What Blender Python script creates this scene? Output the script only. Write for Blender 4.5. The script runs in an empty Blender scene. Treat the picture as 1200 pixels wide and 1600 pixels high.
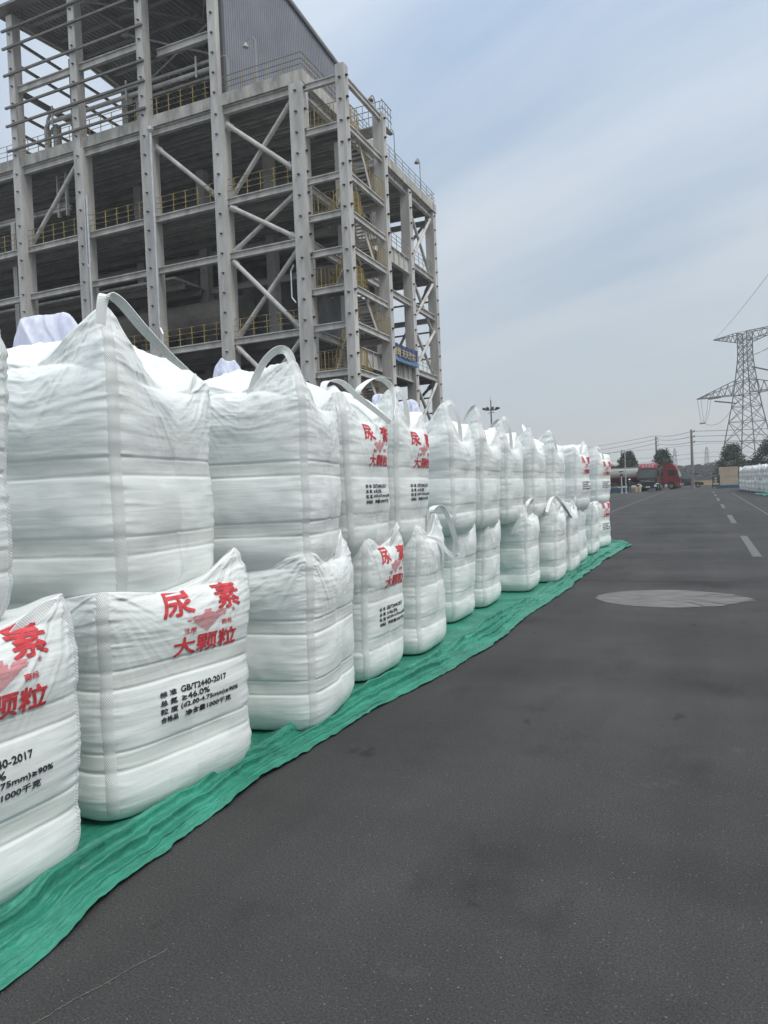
import bpy, bmesh, math, random
import numpy as np
from mathutils import Vector, Matrix
random.seed(7); rng = np.random.RandomState(5)
sc = bpy.context.scene
R = math.radians

# ------------------------------------------------------------------ camera
CAM_H = 1.55
def cam_basis():
    yaw, P, roll = R(23.7857), R(-1.4058), R(2.4)
    f = Vector((-math.sin(yaw)*math.cos(P), math.cos(yaw)*math.cos(P), math.sin(P)))
    r = Vector((math.cos(yaw), math.sin(yaw), 0)); u = r.cross(f)
    c, s = math.cos(roll), math.sin(roll)
    return c*r - s*u, s*r + c*u, f
cr, cu, cf = cam_basis()
cam = bpy.data.objects.new('camera', bpy.data.cameras.new('camera'))
sc.collection.objects.link(cam)
m = Matrix(((cr.x, cu.x, -cf.x, 0), (cr.y, cu.y, -cf.y, 0), (cr.z, cu.z, -cf.z, CAM_H), (0, 0, 0, 1)))
cam.matrix_world = m
cam.data.sensor_fit = 'HORIZONTAL'; cam.data.sensor_width = 36; cam.data.lens = 36*1140/1200
cam.data.clip_start = 0.05; cam.data.clip_end = 8000
sc.camera = cam

# ------------------------------------------------------------------ sky and sun
SUN_EL, SUN_AZ = R(58), R(105)          # azimuth measured clockwise from +Y
world = bpy.data.worlds.new('World'); sc.world = world; world.use_nodes = True
wn, wl = world.node_tree.nodes, world.node_tree.links
for n in list(wn): wn.remove(n)
def wnode(t, **k):
    n = wn.new(t)
    for a, b in k.items(): setattr(n, a, b)
    return n
out = wnode('ShaderNodeOutputWorld'); bg = wnode('ShaderNodeBackground'); bg.inputs[1].default_value = 0.1
sky = wnode('ShaderNodeTexSky', sky_type='NISHITA', sun_disc=False, sun_elevation=SUN_EL, sun_rotation=SUN_AZ, air_density=1.3, dust_density=3.0, ozone_density=1.5)
tc = wnode('ShaderNodeTexCoord'); sep = wnode('ShaderNodeSeparateXYZ')
wl.new(tc.outputs['Generated'], sep.inputs[0])
# clouds: noise laid out on a plane overhead, seen in perspective
zc = wnode('ShaderNodeMath', operation='MAXIMUM'); zc.inputs[1].default_value = 0.0
wl.new(sep.outputs[2], zc.inputs[0])
za = wnode('ShaderNodeMath', operation='ADD'); za.inputs[1].default_value = 0.28; wl.new(zc.outputs[0], za.inputs[0])
dx = wnode('ShaderNodeMath', operation='DIVIDE'); wl.new(sep.outputs[0], dx.inputs[0]); wl.new(za.outputs[0], dx.inputs[1])
dy = wnode('ShaderNodeMath', operation='DIVIDE'); wl.new(sep.outputs[1], dy.inputs[0]); wl.new(za.outputs[0], dy.inputs[1])
cmb = wnode('ShaderNodeCombineXYZ'); wl.new(dx.outputs[0], cmb.inputs[0]); wl.new(dy.outputs[0], cmb.inputs[1])
mp = wnode('ShaderNodeMapping'); mp.inputs['Rotation'].default_value = (0, 0, R(38)); mp.inputs['Scale'].default_value = (1.7, 0.55, 1); mp.inputs['Location'].default_value = (9.3, 5.5, 0)
mp0 = wnode('ShaderNodeMapping'); mp0.inputs['Rotation'].default_value = (0, 0, R(-70)); wl.new(cmb.outputs[0], mp0.inputs[0]); wl.new(mp0.outputs[0], mp.inputs[0])
nz = wnode('ShaderNodeTexNoise'); nz.inputs['Scale'].default_value = 1.25; nz.inputs['Detail'].default_value = 8; nz.inputs['Roughness'].default_value = 0.53; nz.inputs['Distortion'].default_value = .25
wl.new(mp.outputs[0], nz.inputs['Vector'])
cr_ = wnode('ShaderNodeValToRGB'); cr_.color_ramp.elements[0].position = 0.31; cr_.color_ramp.elements[0].color = (0.0, 0.0, 0.0, 1)
cr_.color_ramp.elements[1].position = 0.67; cr_.color_ramp.elements[1].color = (1, 1, 1, 1)
wl.new(nz.outputs['Fac'], cr_.inputs[0])
# cloud luminance grows towards the zenith as under a real overcast
lum = wnode('ShaderNodeValToRGB')
e = lum.color_ramp.elements
e[0].position = 0.0; e[0].color = (0.425, 0.452, 0.455, 1)
e[1].position = 1.0; e[1].color = (1.85, 1.83, 1.77, 1)
for p_, c_ in ((0.12, (0.445, 0.478, 0.495)), (0.30, (0.57, 0.60, 0.635)), (0.55, (0.68, 0.73, 0.78)), (0.78, (1.3, 1.36, 1.4))):
    x = e.new(p_); x.color = (*c_, 1)
wl.new(zc.outputs[0], lum.inputs[0])
blue = wnode('ShaderNodeValToRGB'); e = blue.color_ramp.elements
e[0].position = 0.0; e[0].color = (0.405, 0.435, 0.445, 1); e[1].position = 1.0; e[1].color = (1.7, 1.85, 2.1, 1)
for p_, c_ in ((0.15, (0.385, 0.445, 0.495)), (0.35, (0.335, 0.42, 0.52)), (0.55, (0.33, 0.44, 0.60)), (0.78, (0.9, 1.05, 1.3))):
    x = e.new(p_); x.color = (*c_, 1)
wl.new(zc.outputs[0], blue.inputs[0])
mx = wnode('ShaderNodeMix', data_type='RGBA'); wl.new(cr_.outputs[0], mx.inputs['Factor'])
wl.new(blue.outputs[0], mx.inputs['A']); wl.new(lum.outputs[0], mx.inputs['B'])
sc10 = wnode('ShaderNodeVectorMath', operation='SCALE'); sc10.inputs['Scale'].default_value = 10.0; wl.new(mx.outputs['Result'], sc10.inputs[0])
mx2 = wnode('ShaderNodeMix', data_type='RGBA'); mx2.inputs['Factor'].default_value = 0.88
wl.new(sky.outputs[0], mx2.inputs['A']); wl.new(sc10.outputs[0], mx2.inputs['B'])
wl.new(mx2.outputs['Result'], bg.inputs[0]); wl.new(bg.outputs[0], out.inputs[0])

sun = bpy.data.objects.new('sun', bpy.data.lights.new('sun', 'SUN')); sc.collection.objects.link(sun)
sun.data.energy = 1.5; sun.data.angle = R(18); sun.data.color = (1.0, 0.965, 0.91)
d = Vector((math.sin(SUN_AZ)*math.cos(SUN_EL), math.cos(SUN_AZ)*math.cos(SUN_EL), math.sin(SUN_EL)))
sun.rotation_euler = d.to_track_quat('Z', 'Y').to_euler()
vs = sc.view_settings; vs.view_transform = 'Standard'; vs.look = 'None'; vs.gamma = 1; vs.use_curve_mapping = False; vs.exposure = 0.42
sc.cycles.max_bounces = 8; sc.cycles.diffuse_bounces = 4; sc.cycles.transparent_max_bounces = 16

# ------------------------------------------------------------------ helpers
col = sc.collection
def tag(o, label=None, cat=None, group=None, kind=None):
    if label: o['label'] = label
    if cat: o['category'] = cat
    if group: o['group'] = group
    if kind: o['kind'] = kind
    return o
def empty(name, loc=(0, 0, 0), rz=0, label=None, cat=None, group=None):
    o = bpy.data.objects.new(name, None); col.objects.link(o)
    o.location = loc; o.rotation_euler = (0, 0, rz); o.empty_display_size = 0.2
    return tag(o, label, cat, group)
def obj_arrays(name, V, F, mats, parent=None, mi=None, smooth=False, uv=None):
    me = bpy.data.meshes.new(name)
    V = np.asarray(V, dtype=float)
    me.from_pydata(V.tolist(), [], [list(map(int, f)) for f in F])
    for mt in (mats if isinstance(mats, (list, tuple)) else [mats]): me.materials.append(mt)
    if mi is not None: me.polygons.foreach_set('material_index', np.asarray(mi, dtype=np.int32))
    if smooth: me.polygons.foreach_set('use_smooth', np.ones(len(F), dtype=bool))
    if uv is not None:
        l = me.uv_layers.new(name='UVMap'); vi = np.zeros(len(me.loops), dtype=np.int32)
        me.loops.foreach_get('vertex_index', vi)
        l.data.foreach_set('uv', np.asarray(uv, dtype=np.float32)[vi].ravel())
    me.update()
    o = bpy.data.objects.new(name, me); col.objects.link(o)
    if parent: o.parent = parent
    return o
class MB:
    def __init__(s): s.v = []; s.f = []; s.m = []; s.sm = []
    def add(s, vs, fs, mi=0):
        b = len(s.v); s.v += [tuple(v) for v in vs]
        for f in fs: s.f.append([b+i for i in f]); s.m.append(mi)
        return s
    def box(s, x0, x1, y0, y1, z0, z1, mi=0):
        x0, x1 = sorted((x0, x1)); y0, y1 = sorted((y0, y1)); z0, z1 = sorted((z0, z1))
        v = [(x0,y0,z0),(x1,y0,z0),(x1,y1,z0),(x0,y1,z0),(x0,y0,z1),(x1,y0,z1),(x1,y1,z1),(x0,y1,z1)]
        return s.add(v, [(0,3,2,1),(4,5,6,7),(0,1,5,4),(1,2,6,5),(2,3,7,6),(3,0,4,7)], mi)
    def frame(s, a, b, up=(0, 0, 1)):
        a = Vector(a); b = Vector(b); d = (b-a).normalized(); up = Vector(up)
        if abs(d.dot(up)) > .97: up = Vector((0, 1, 0)) if abs(d.y) < .9 else Vector((1, 0, 0))
        x = d.cross(up).normalized(); y = x.cross(d).normalized()
        return a, b, x, y
    def bar(s, a, b, w, h, mi=0, up=(0, 0, 1)):
        a, b, x, y = s.frame(a, b, up)
        pr = [(-w/2,-h/2),(w/2,-h/2),(w/2,h/2),(-w/2,h/2)]
        return s.prism(a, b, x, y, pr, mi)
    def prism(s, a, b, x, y, pr, mi=0):
        n = len(pr); v = [a + x*p + y*q for p, q in pr] + [b + x*p + y*q for p, q in pr]
        f = [tuple(range(n))[::-1], tuple(range(n, 2*n))] + [(i, (i+1) % n, n+(i+1) % n, n+i) for i in range(n)]
        return s.add(v, f, mi)
    def tube(s, a, b, r, n=8, mi=0, r2=None):
        a, b, x, y = s.frame(a, b); r2 = r if r2 is None else r2
        v = [a + x*math.cos(t)*r + y*math.sin(t)*r for t in np.arange(n)*2*math.pi/n] + [b + x*math.cos(t)*r2 + y*math.sin(t)*r2 for t in np.arange(n)*2*math.pi/n]
        f = [tuple(range(n))[::-1], tuple(range(n, 2*n))] + [(i, (i+1) % n, n+(i+1) % n, n+i) for i in range(n)]
        return s.add(v, f, mi)
    def path(s, pts, r, n=6, mi=0):
        for a, b in zip(pts[:-1], pts[1:]): s.tube(a, b, r, n, mi)
        return s
    def ibeam(s, a, b, h, w, tw=.06, tf=.07, mi=0):
        a, b, x, y = s.frame(a, b); H = h/2; W = w/2
        pr = [(-W,-H),(W,-H),(W,-H+tf),(tw/2,-H+tf),(tw/2,H-tf),(W,H-tf),(W,H),(-W,H),(-W,H-tf),(-tw/2,H-tf),(-tw/2,-H+tf),(-W,-H+tf)]
        return s.prism(a, b, x, y, pr, mi)
    def lathe(s, c, prof, n=16, mi=0):
        c = Vector(c); v = []; f = []
        for r, z in prof: v += [c + Vector((r*math.cos(t), r*math.sin(t), z)) for t in np.arange(n)*2*math.pi/n]
        for j in range(len(prof)-1):
            for i in range(n): f.append((j*n+i, j*n+(i+1) % n, (j+1)*n+(i+1) % n, (j+1)*n+i))
        f.append(tuple(range(n))[::-1]); f.append(tuple(range((len(prof)-1)*n, len(prof)*n)))
        return s.add(v, f, mi)
    def build(s, name, mats, parent=None, T=None, off=(0, 0, 0), smooth=False):
        V = np.array(s.v, dtype=float)
        if T is not None: V = T(V)
        V = V - np.array(off)
        return obj_arrays(name, V, s.f, mats, parent, s.m, smooth)
def gz(y): return 0.0055*max(0.0, min(y, 300.0)-20.0)

# ------------------------------------------------------------------ materials
def mat(name, c, rough=.6, metal=0, spec=.5, nscale=None, namt=.0, bump=0, bscale=40, coord='Object', stretch=(1, 1, 1), c2=None, lo=.35, hi=.65, trans=0):
    m = bpy.data.materials.new(name); m.use_nodes = True
    n, l = m.node_tree.nodes, m.node_tree.links; b = n['Principled BSDF']
    b.inputs['Base Color'].default_value = (*c, 1); b.inputs['Roughness'].default_value = rough; b.inputs['Metallic'].default_value = metal
    b.inputs['Specular IOR Level'].default_value = spec
    if nscale or bump:
        t = n.new('ShaderNodeTexCoord'); mpg = n.new('ShaderNodeMapping'); mpg.inputs['Scale'].default_value = stretch
        l.new(t.outputs[coord], mpg.inputs[0])
    if nscale:
        z = n.new('ShaderNodeTexNoise'); z.inputs['Scale'].default_value = nscale; z.inputs['Detail'].default_value = 6; z.inputs['Roughness'].default_value = .6
        l.new(mpg.outputs[0], z.inputs['Vector'])
        rmp = n.new('ShaderNodeValToRGB'); rmp.color_ramp.elements[0].position = lo; rmp.color_ramp.elements[1].position = hi
        c2 = c2 or tuple(min(1, x*(1+namt)) for x in c); c1 = tuple(x*(1-namt) for x in c) if namt else c
        rmp.color_ramp.elements[0].color = (*c1, 1); rmp.color_ramp.elements[1].color = (*c2, 1)
        l.new(z.outputs['Fac'], rmp.inputs[0]); l.new(rmp.outputs[0], b.inputs['Base Color'])
    if bump:
        z2 = n.new('ShaderNodeTexNoise'); z2.inputs['Scale'].default_value = bscale; z2.inputs['Detail'].default_value = 4
        l.new(mpg.outputs[0], z2.inputs['Vector'])
        bp = n.new('ShaderNodeBump'); bp.inputs['Strength'].default_value = bump; bp.inputs['Distance'].default_value = .01
        l.new(z2.outputs['Fac'], bp.inputs['Height']); l.new(bp.outputs[0], b.inputs['Normal'])
    return m
M = {}
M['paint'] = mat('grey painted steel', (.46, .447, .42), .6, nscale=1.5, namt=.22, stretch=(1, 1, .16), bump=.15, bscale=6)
M['paint_d'] = mat('darker painted steel', (.30, .29, .27), .7, nscale=.7, namt=.2)  # darker copy of the grey steel, mostly for inner members
M['concrete'] = mat('concrete', (.38, .365, .33), .9, nscale=1.6, namt=.32, stretch=(1, 1, .35), bump=.3, bscale=8)
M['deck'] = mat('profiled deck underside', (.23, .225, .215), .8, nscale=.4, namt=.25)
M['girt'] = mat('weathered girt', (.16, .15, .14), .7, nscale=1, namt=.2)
M['yellow'] = mat('yellow rail paint', (.30, .225, .07), .6, nscale=2, namt=.2)
M['rail'] = mat('grey rail', (.13, .125, .11), .6)
M['railpale'] = mat('pale rail', (.30, .30, .27), .6)
M['clad'] = mat('grey blue cladding', (.175, .185, .215), .45, nscale=.35, namt=.12)
M['clad_d'] = mat('dark trim', (.05, .05, .055), .5)
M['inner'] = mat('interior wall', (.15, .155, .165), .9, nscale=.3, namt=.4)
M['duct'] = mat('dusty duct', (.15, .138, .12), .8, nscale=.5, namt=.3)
M['bolt'] = mat('dark bracket', (.07, .065, .06), .6)
M['galv'] = mat('galvanised pipe', (.55, .56, .56), .35, metal=.6, nscale=2, namt=.1)
M['pylon'] = mat('galvanised lattice', (.13, .14, .14), .6)
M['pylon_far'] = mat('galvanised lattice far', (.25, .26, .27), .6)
M['wire'] = mat('wire', (.09, .095, .10), .6)
M['pole'] = mat('pole concrete', (.20, .19, .17), .9, nscale=2, namt=.15)
M['polewhite'] = mat('white pole', (.42, .43, .42), .6)
M['leaf'] = mat('leaf', (.045, .062, .040), .7, nscale=1.2, namt=.5)
M['trunk'] = mat('bark', (.08, .06, .045), .9, nscale=5, namt=.3)
M['wood_far'] = mat('wood', (.045, .06, .05), .9, nscale=.05, namt=.3)
M['black'] = mat('black', (.02, .02, .022), .6)
M['tyre'] = mat('tyre', (.025, .025, .026), .85)
M['red'] = mat('red truck paint', (.20, .018, .02), .4, nscale=1, namt=.15)
M['red2'] = mat('dull red', (.20, .05, .045), .6, nscale=1, namt=.2)
M['glass'] = mat('dark glass', (.03, .045, .045), .12, spec=.8)
M['silver'] = mat('tank silver', (.26, .255, .24), .5, metal=.2, nscale=.6, namt=.15)
M['brown'] = mat('brown roof', (.12, .07, .055), .8, nscale=.6, namt=.2)
M['beige'] = mat('beige panel', (.40, .33, .24), .8, nscale=.6, namt=.1)
M['bluebox'] = mat('blue paint', (.035, .085, .15), .5, nscale=1, namt=.2)
M['tanwall'] = mat('tan wall', (.50, .38, .22), .85, nscale=.8, namt=.15)
M['white'] = mat('white paint', (.75, .75, .74), .5)
M['skin'] = mat('skin', (.45, .28, .2), .6)
M['cloth'] = mat('dark clothes', (.03, .032, .045), .9)
M['banner'] = mat('banner blue', (.05, .06, .15), .6, nscale=1.0, namt=.2)
M['bannercyan'] = mat('banner light blue', (.10, .22, .36), .6)
M['bannery'] = mat('banner lettering', (.48, .42, .20), .6)
M['red_ink'] = mat('red print', (.55, .055, .065), .6, spec=.3, nscale=22, namt=.22)
M['pink_ink'] = mat('pale red print', (.62, .27, .28), .6, spec=.3)
M['black_ink'] = mat('black print', (.03, .032, .036), .6, spec=.3)

# woven polypropylene bag fabric
def fabric(name, c, rough, warp, streak=1.0, trans=.0, bands=False):
    m = bpy.data.materials.new(name); m.use_nodes = True
    n, l = m.node_tree.nodes, m.node_tree.links; b = n['Principled BSDF']
    b.inputs['Roughness'].default_value = rough; b.inputs['Specular IOR Level'].default_value = .35
    b.inputs['Sheen Weight'].default_value = .08
    t = n.new('ShaderNodeTexCoord'); oi = n.new('ShaderNodeObjectInfo')
    ad = n.new('ShaderNodeVectorMath'); ad.operation = 'ADD'; l.new(t.outputs['Object'], ad.inputs[0])
    sm = n.new('ShaderNodeVectorMath'); sm.operation = 'SCALE'; sm.inputs['Scale'].default_value = 37.0
    l.new(oi.outputs['Location'], sm.inputs[0]); l.new(sm.outputs[0], ad.inputs[1])
    mpg = n.new('ShaderNodeMapping'); mpg.inputs['Scale'].default_value = (2.2, 2.2, 24); l.new(ad.outputs[0], mpg.inputs[0])
    z = n.new('ShaderNodeTexNoise'); z.inputs['Scale'].default_value = 1; z.inputs['Detail'].default_value = 5; z.inputs['Distortion'].default_value = .4
    l.new(mpg.outputs[0], z.inputs['Vector'])
    z2 = n.new('ShaderNodeTexNoise'); z2.inputs['Scale'].default_value = 2.6; z2.inputs['Detail'].default_value = 4; l.new(ad.outputs[0], z2.inputs['Vector'])
    rmp = n.new('ShaderNodeValToRGB'); rmp.color_ramp.elements[0].position = .3; rmp.color_ramp.elements[1].position = .7
    rmp.color_ramp.elements[0].color = (*(x*.92 for x in c), 1); rmp.color_ramp.elements[1].color = (*c, 1)
    l.new(z2.outputs['Fac'], rmp.inputs[0]); l.new(rmp.outputs[0], b.inputs['Base Color'])
    if bands:
        z9 = n.new('ShaderNodeTexNoise'); z9.inputs['Scale'].default_value = 5.5; z9.inputs['Detail'].default_value = 7; z9.inputs['Roughness'].default_value = .65; l.new(ad.outputs[0], z9.inputs['Vector'])
        r9 = n.new('ShaderNodeValToRGB'); r9.color_ramp.elements[0].position = .60; r9.color_ramp.elements[0].color = (1, 1, 1, 1); r9.color_ramp.elements[1].position = .74; r9.color_ramp.elements[1].color = (.86, .85, .82, 1); l.new(z9.outputs['Fac'], r9.inputs[0])
        m9 = n.new('ShaderNodeMix'); m9.data_type = 'RGBA'; m9.blend_type = 'MULTIPLY'; m9.inputs['Factor'].default_value = 1; l.new(rmp.outputs[0], m9.inputs['A']); l.new(r9.outputs[0], m9.inputs['B'])
        sx = n.new('ShaderNodeSeparateXYZ'); l.new(t.outputs['Object'], sx.inputs[0])
        def cmp(v_):
            q = n.new('ShaderNodeMath'); q.operation = 'COMPARE'; q.inputs[1].default_value = v_; q.inputs[2].default_value = .043; l.new(sx.outputs[2], q.inputs[0]); return q.outputs[0]
        ad_ = n.new('ShaderNodeMath'); ad_.operation = 'ADD'; l.new(cmp(.30), ad_.inputs[0]); l.new(cmp(.695), ad_.inputs[1])
        mxx = n.new('ShaderNodeMix'); mxx.data_type = 'RGBA'; mxx.blend_type = 'MULTIPLY'; l.new(ad_.outputs[0], mxx.inputs['Factor'])
        l.new(m9.outputs['Result'], mxx.inputs['A']); mxx.inputs['B'].default_value = (.88, .885, .87, 1); l.new(mxx.outputs['Result'], b.inputs['Base Color'])
    # fine weave
    w = n.new('ShaderNodeTexWave'); w.wave_type = 'BANDS'; w.bands_direction = 'Z' if not warp else 'DIAGONAL'
    w.inputs['Scale'].default_value = 55 if not warp else 45; w.inputs['Distortion'].default_value = 1.5; w.inputs['Detail'].default_value = 1
    l.new(t.outputs['Object'], w.inputs['Vector'])
    b1 = n.new('ShaderNodeBump'); b1.inputs['Strength'].default_value = .27*streak; b1.inputs['Distance'].default_value = .018; l.new(z.outputs['Fac'], b1.inputs['Height'])
    b2 = n.new('ShaderNodeBump'); b2.inputs['Strength'].default_value = .10 if not warp else .45; b2.inputs['Distance'].default_value = .003
    l.new(w.outputs['Fac'], b2.inputs['Height']); l.new(b1.outputs[0], b2.inputs['Normal']); l.new(b2.outputs[0], b.inputs['Normal'])
    if trans:
        tr = n.new('ShaderNodeBsdfTranslucent'); l.new(rmp.outputs[0], tr.inputs[0])
        ms = n.new('ShaderNodeMixShader'); ms.inputs[0].default_value = trans
        l.new(b.outputs[0], ms.inputs[1]); l.new(tr.outputs[0], ms.inputs[2]); l.new(ms.outputs[0], n['Material Output'].inputs[0])
    return m
M['bag'] = fabric('woven bag fabric', (.72, .75, .728), .40, False, .8, bands=True)
M['strap'] = fabric('webbing', (.64, .663, .645), .5, True, .3)
M['loop'] = fabric('loop webbing', (.74, .76, .74), .5, True, .2)
M['liner'] = fabric('thin liner film', (.84, .855, .95), .3, False, .5, trans=.5)
M['seam'] = mat('seam piping', (.66, .68, .64), .6)
# ------------------------------------------------------------------ ground
def asphalt():
    m = bpy.data.materials.new('asphalt'); m.use_nodes = True
    n, l = m.node_tree.nodes, m.node_tree.links; b = n['Principled BSDF']
    t = n.new('ShaderNodeTexCoord')
    def noise(s, det=5, ro=.6, st=(1, 1, 1), rot=0):
        mm = n.new('ShaderNodeMapping'); mm.inputs['Scale'].default_value = st; mm.inputs['Rotation'].default_value = (0, 0, rot); l.new(t.outputs['Object'], mm.inputs[0])
        z = n.new('ShaderNodeTexNoise'); z.inputs['Scale'].default_value = s; z.inputs['Detail'].default_value = det; z.inputs['Roughness'].default_value = ro
        l.new(mm.outputs[0], z.inputs['Vector']); return z.outputs['Fac']
    def ramp(src, p0, p1, c0, c1):
        r = n.new('ShaderNodeValToRGB'); r.color_ramp.elements[0].position = p0; r.color_ramp.elements[1].position = p1
        r.color_ramp.elements[0].color = (*c0, 1); r.color_ramp.elements[1].color = (*c1, 1); l.new(src, r.inputs[0]); return r.outputs[0]
    def mix(a, b_, f, mode='MIX', fac=None):
        x = n.new('ShaderNodeMix'); x.data_type = 'RGBA'; x.blend_type = mode
        l.new(a, x.inputs['A']); l.new(b_, x.inputs['B'])
        if fac is not None: l.new(fac, x.inputs['Factor'])
        else: x.inputs['Factor'].default_value = f
        return x.outputs['Result']
    base = ramp(noise(.35, 8, .62), .3, .72, (.029, .029, .0285), (.052, .0515, .050))
    tracks = ramp(noise(.9, 6, .6, (1, .06, 1)), .35, .68, (.82, .82, .82), (1.12, 1.12, 1.12))
    cross = ramp(noise(.7, 5, .6, (.12, 1, 1)), .35, .68, (.88, .88, .88), (1.1, 1.1, 1.1))
    fine = ramp(noise(120, 4, .8), .32, .66, (.42, .42, .42), (1.75, 1.75, 1.75))
    c = mix(base, tracks, 1, 'MULTIPLY'); c = mix(c, cross, 1, 'MULTIPLY'); c = mix(c, fine, 1, 'MULTIPLY')
    speck = ramp(noise(85, 3, .75), .655, .69, (0, 0, 0), (1, 1, 1))
    grey = n.new('ShaderNodeRGB'); grey.outputs[0].default_value = (.24, .235, .22, 1)
    c = mix(c, grey.outputs[0], .5, 'MIX', speck)
    dust = ramp(noise(1.7, 9, .75), .60, .78, (0, 0, 0), (.35, .35, .35))
    dc = n.new('ShaderNodeRGB'); dc.outputs[0].default_value = (.13, .125, .118, 1)
    c = mix(c, dc.outputs[0], .5, 'MIX', dust)
    oil = ramp(noise(.8, 6, .6, (1.3, 1, 1), 1.1), .56, .70, (1, 1, 1), (.68, .68, .68)); c = mix(c, oil, 1, 'MULTIPLY'); blot = ramp(noise(3.1, 5, .6, (1, .6, 1), .4), .66, .71, (1, 1, 1), (.60, .60, .60)); c = mix(c, blot, 1, 'MULTIPLY')
    l.new(c, b.inputs['Base Color']); b.inputs['Roughness'].default_value = .9; b.inputs['Specular IOR Level'].default_value = .22
    bp = n.new('ShaderNodeBump'); bp.inputs['Strength'].default_value = .55; bp.inputs['Distance'].default_value = .006
    l.new(noise(190, 4, .7), bp.inputs['Height']); l.new(bp.outputs[0], b.inputs['Normal'])
    return m
def sheet(name, x0, x1, ys, dz, m):
    v = []; f = []
    for y in ys: v += [(x0, y, gz(y)+dz), (x1, y, gz(y)+dz)]
    for i in range(len(ys)-1): f.append((2*i, 2*i+1, 2*i+3, 2*i+2))
    return tag(obj_arrays(name, v, f, m), kind='structure')
sheet('ground', -5000, 5000, [-60, 20, 300, 6000], -.006, mat('dry field', (.13, .125, .09), .95, nscale=.02, namt=.3))
M['asphalt'] = asphalt()
sheet('road', -140, 60, [-40, 20, 158], 0, M['asphalt'])
M['line'] = mat('worn line paint', (.062, .062, .060), .8, nscale=9, c2=(.125, .125, .118), lo=.38, hi=.62)
M['linefaint'] = mat('faint line paint', (.050, .050, .050), .8, nscale=5, c2=(.095, .095, .092), lo=.42, hi=.66)
M['patch'] = mat('pale scraped patch', (.048, .047, .046), .85, nscale=6, c2=(.150, .144, .139), lo=.36, hi=.58, stretch=(.5, 5, 1))
def marking(name, x0, x1, y0, y1, m, dz=.004, n=1):
    ys = np.linspace(y0, y1, n+1)
    return sheet(name, x0, x1, list(ys), dz, m)
for (y0, y1, xa, xb) in ((16.15, 21.95, .83, 1.0), (27.8, 33.6, .80, .98), (40.9, 46.7, .78, .94), (53, 59.5, .74, .92), (66, 72, .72, .90), (79, 85, .7, .88)):
    marking('lane_dash', xa, xb, y0, y1, M['line'])
marking('edge_line', -4.62, -4.48, 40, 95, M['linefaint'], n=2)
marking('edge_line', 2.26, 2.36, 30, 76, M['linefaint'], n=2)
# pale oval scraped patch with ragged ends
def oval():
    v = [(-.42, 10.4, .004)]; n = 140; f = []
    for i in range(n):
        a = 2*math.pi*i/n; c, s = math.cos(a), math.sin(a)
        rx, ry = 1.0, .80
        rag = 1 + (random.uniform(-.20, .10) if c > .35 else random.uniform(-.035, .02))*(1 if i % 3 else .3)
        v.append((-.42+rx*c*rag, 10.4+ry*s*(1 - .25*max(0, c)), .004))
    f = [(0, i+1, (i+1) % n+1) for i in range(n)]
    return tag(obj_arrays('scraped_patch', v, f, M['patch']), kind='structure')
oval()
# transverse joint in the asphalt
v = []; f = []; N = 60
for i in range(N+1):
    x = -3.2 + i*.16; y = 12.2 + .02*math.sin(i*1.7)+.012*random.uniform(-1, 1); w = .011+.006*random.random()
    v += [(x, y-w, .0035), (x, y+w, .0035)]
f = [(2*i, 2*i+2, 2*i+3, 2*i+1) for i in range(N)]
tag(obj_arrays('asphalt_joint', v, f, mat('joint tar', (.028, .028, .03), .8)), kind='structure')
v = []; f = []; N = 80
for i in range(N+1):
    t = i/N; x = -1.905+.15*t + .004*math.sin(t*15)+.003*random.uniform(-1, 1); y = 1.50+.46*t; w = .0006+.0016*random.random()
    v += [(x+w, y-w, .003), (x-w, y+w, .003)]
f = [(2*i, 2*i+2, 2*i+3, 2*i+1) for i in range(N)]
tag(obj_arrays('scratch', v, f, mat('scratch', (.11, .10, .09), .9)), kind='structure')

# ------------------------------------------------------------------ numpy noise
_tab = rng.rand(256, 256)
def vnoise(x, y, seed=0):
    x = x + seed*17.31; y = y + seed*5.77
    xi = np.floor(x).astype(int); yi = np.floor(y).astype(int); fx = x-xi; fy = y-yi
    fx = fx*fx*(3-2*fx); fy = fy*fy*(3-2*fy)
    g = lambda a, b: _tab[a % 256, b % 256]
    return (g(xi, yi)*(1-fx)+g(xi+1, yi)*fx)*(1-fy) + (g(xi, yi+1)*(1-fx)+g(xi+1, yi+1)*fx)*fy
def fbm(x, y, seed=0, o=4, g=.5):
    s = 0; a = 1; t = 0
    for k in range(o): s = s + a*vnoise(x*2**k, y*2**k, seed+k*3); t += a; a *= g
    return s/t
def ridge(x, y, seed=0, o=3):
    s = 0; a = 1; t = 0
    for k in range(o): s = s + a*(1-np.abs(2*vnoise(x*2**k, y*2**k, seed+k*5)-1))**2.2; t += a; a *= .5
    return s/t

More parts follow.
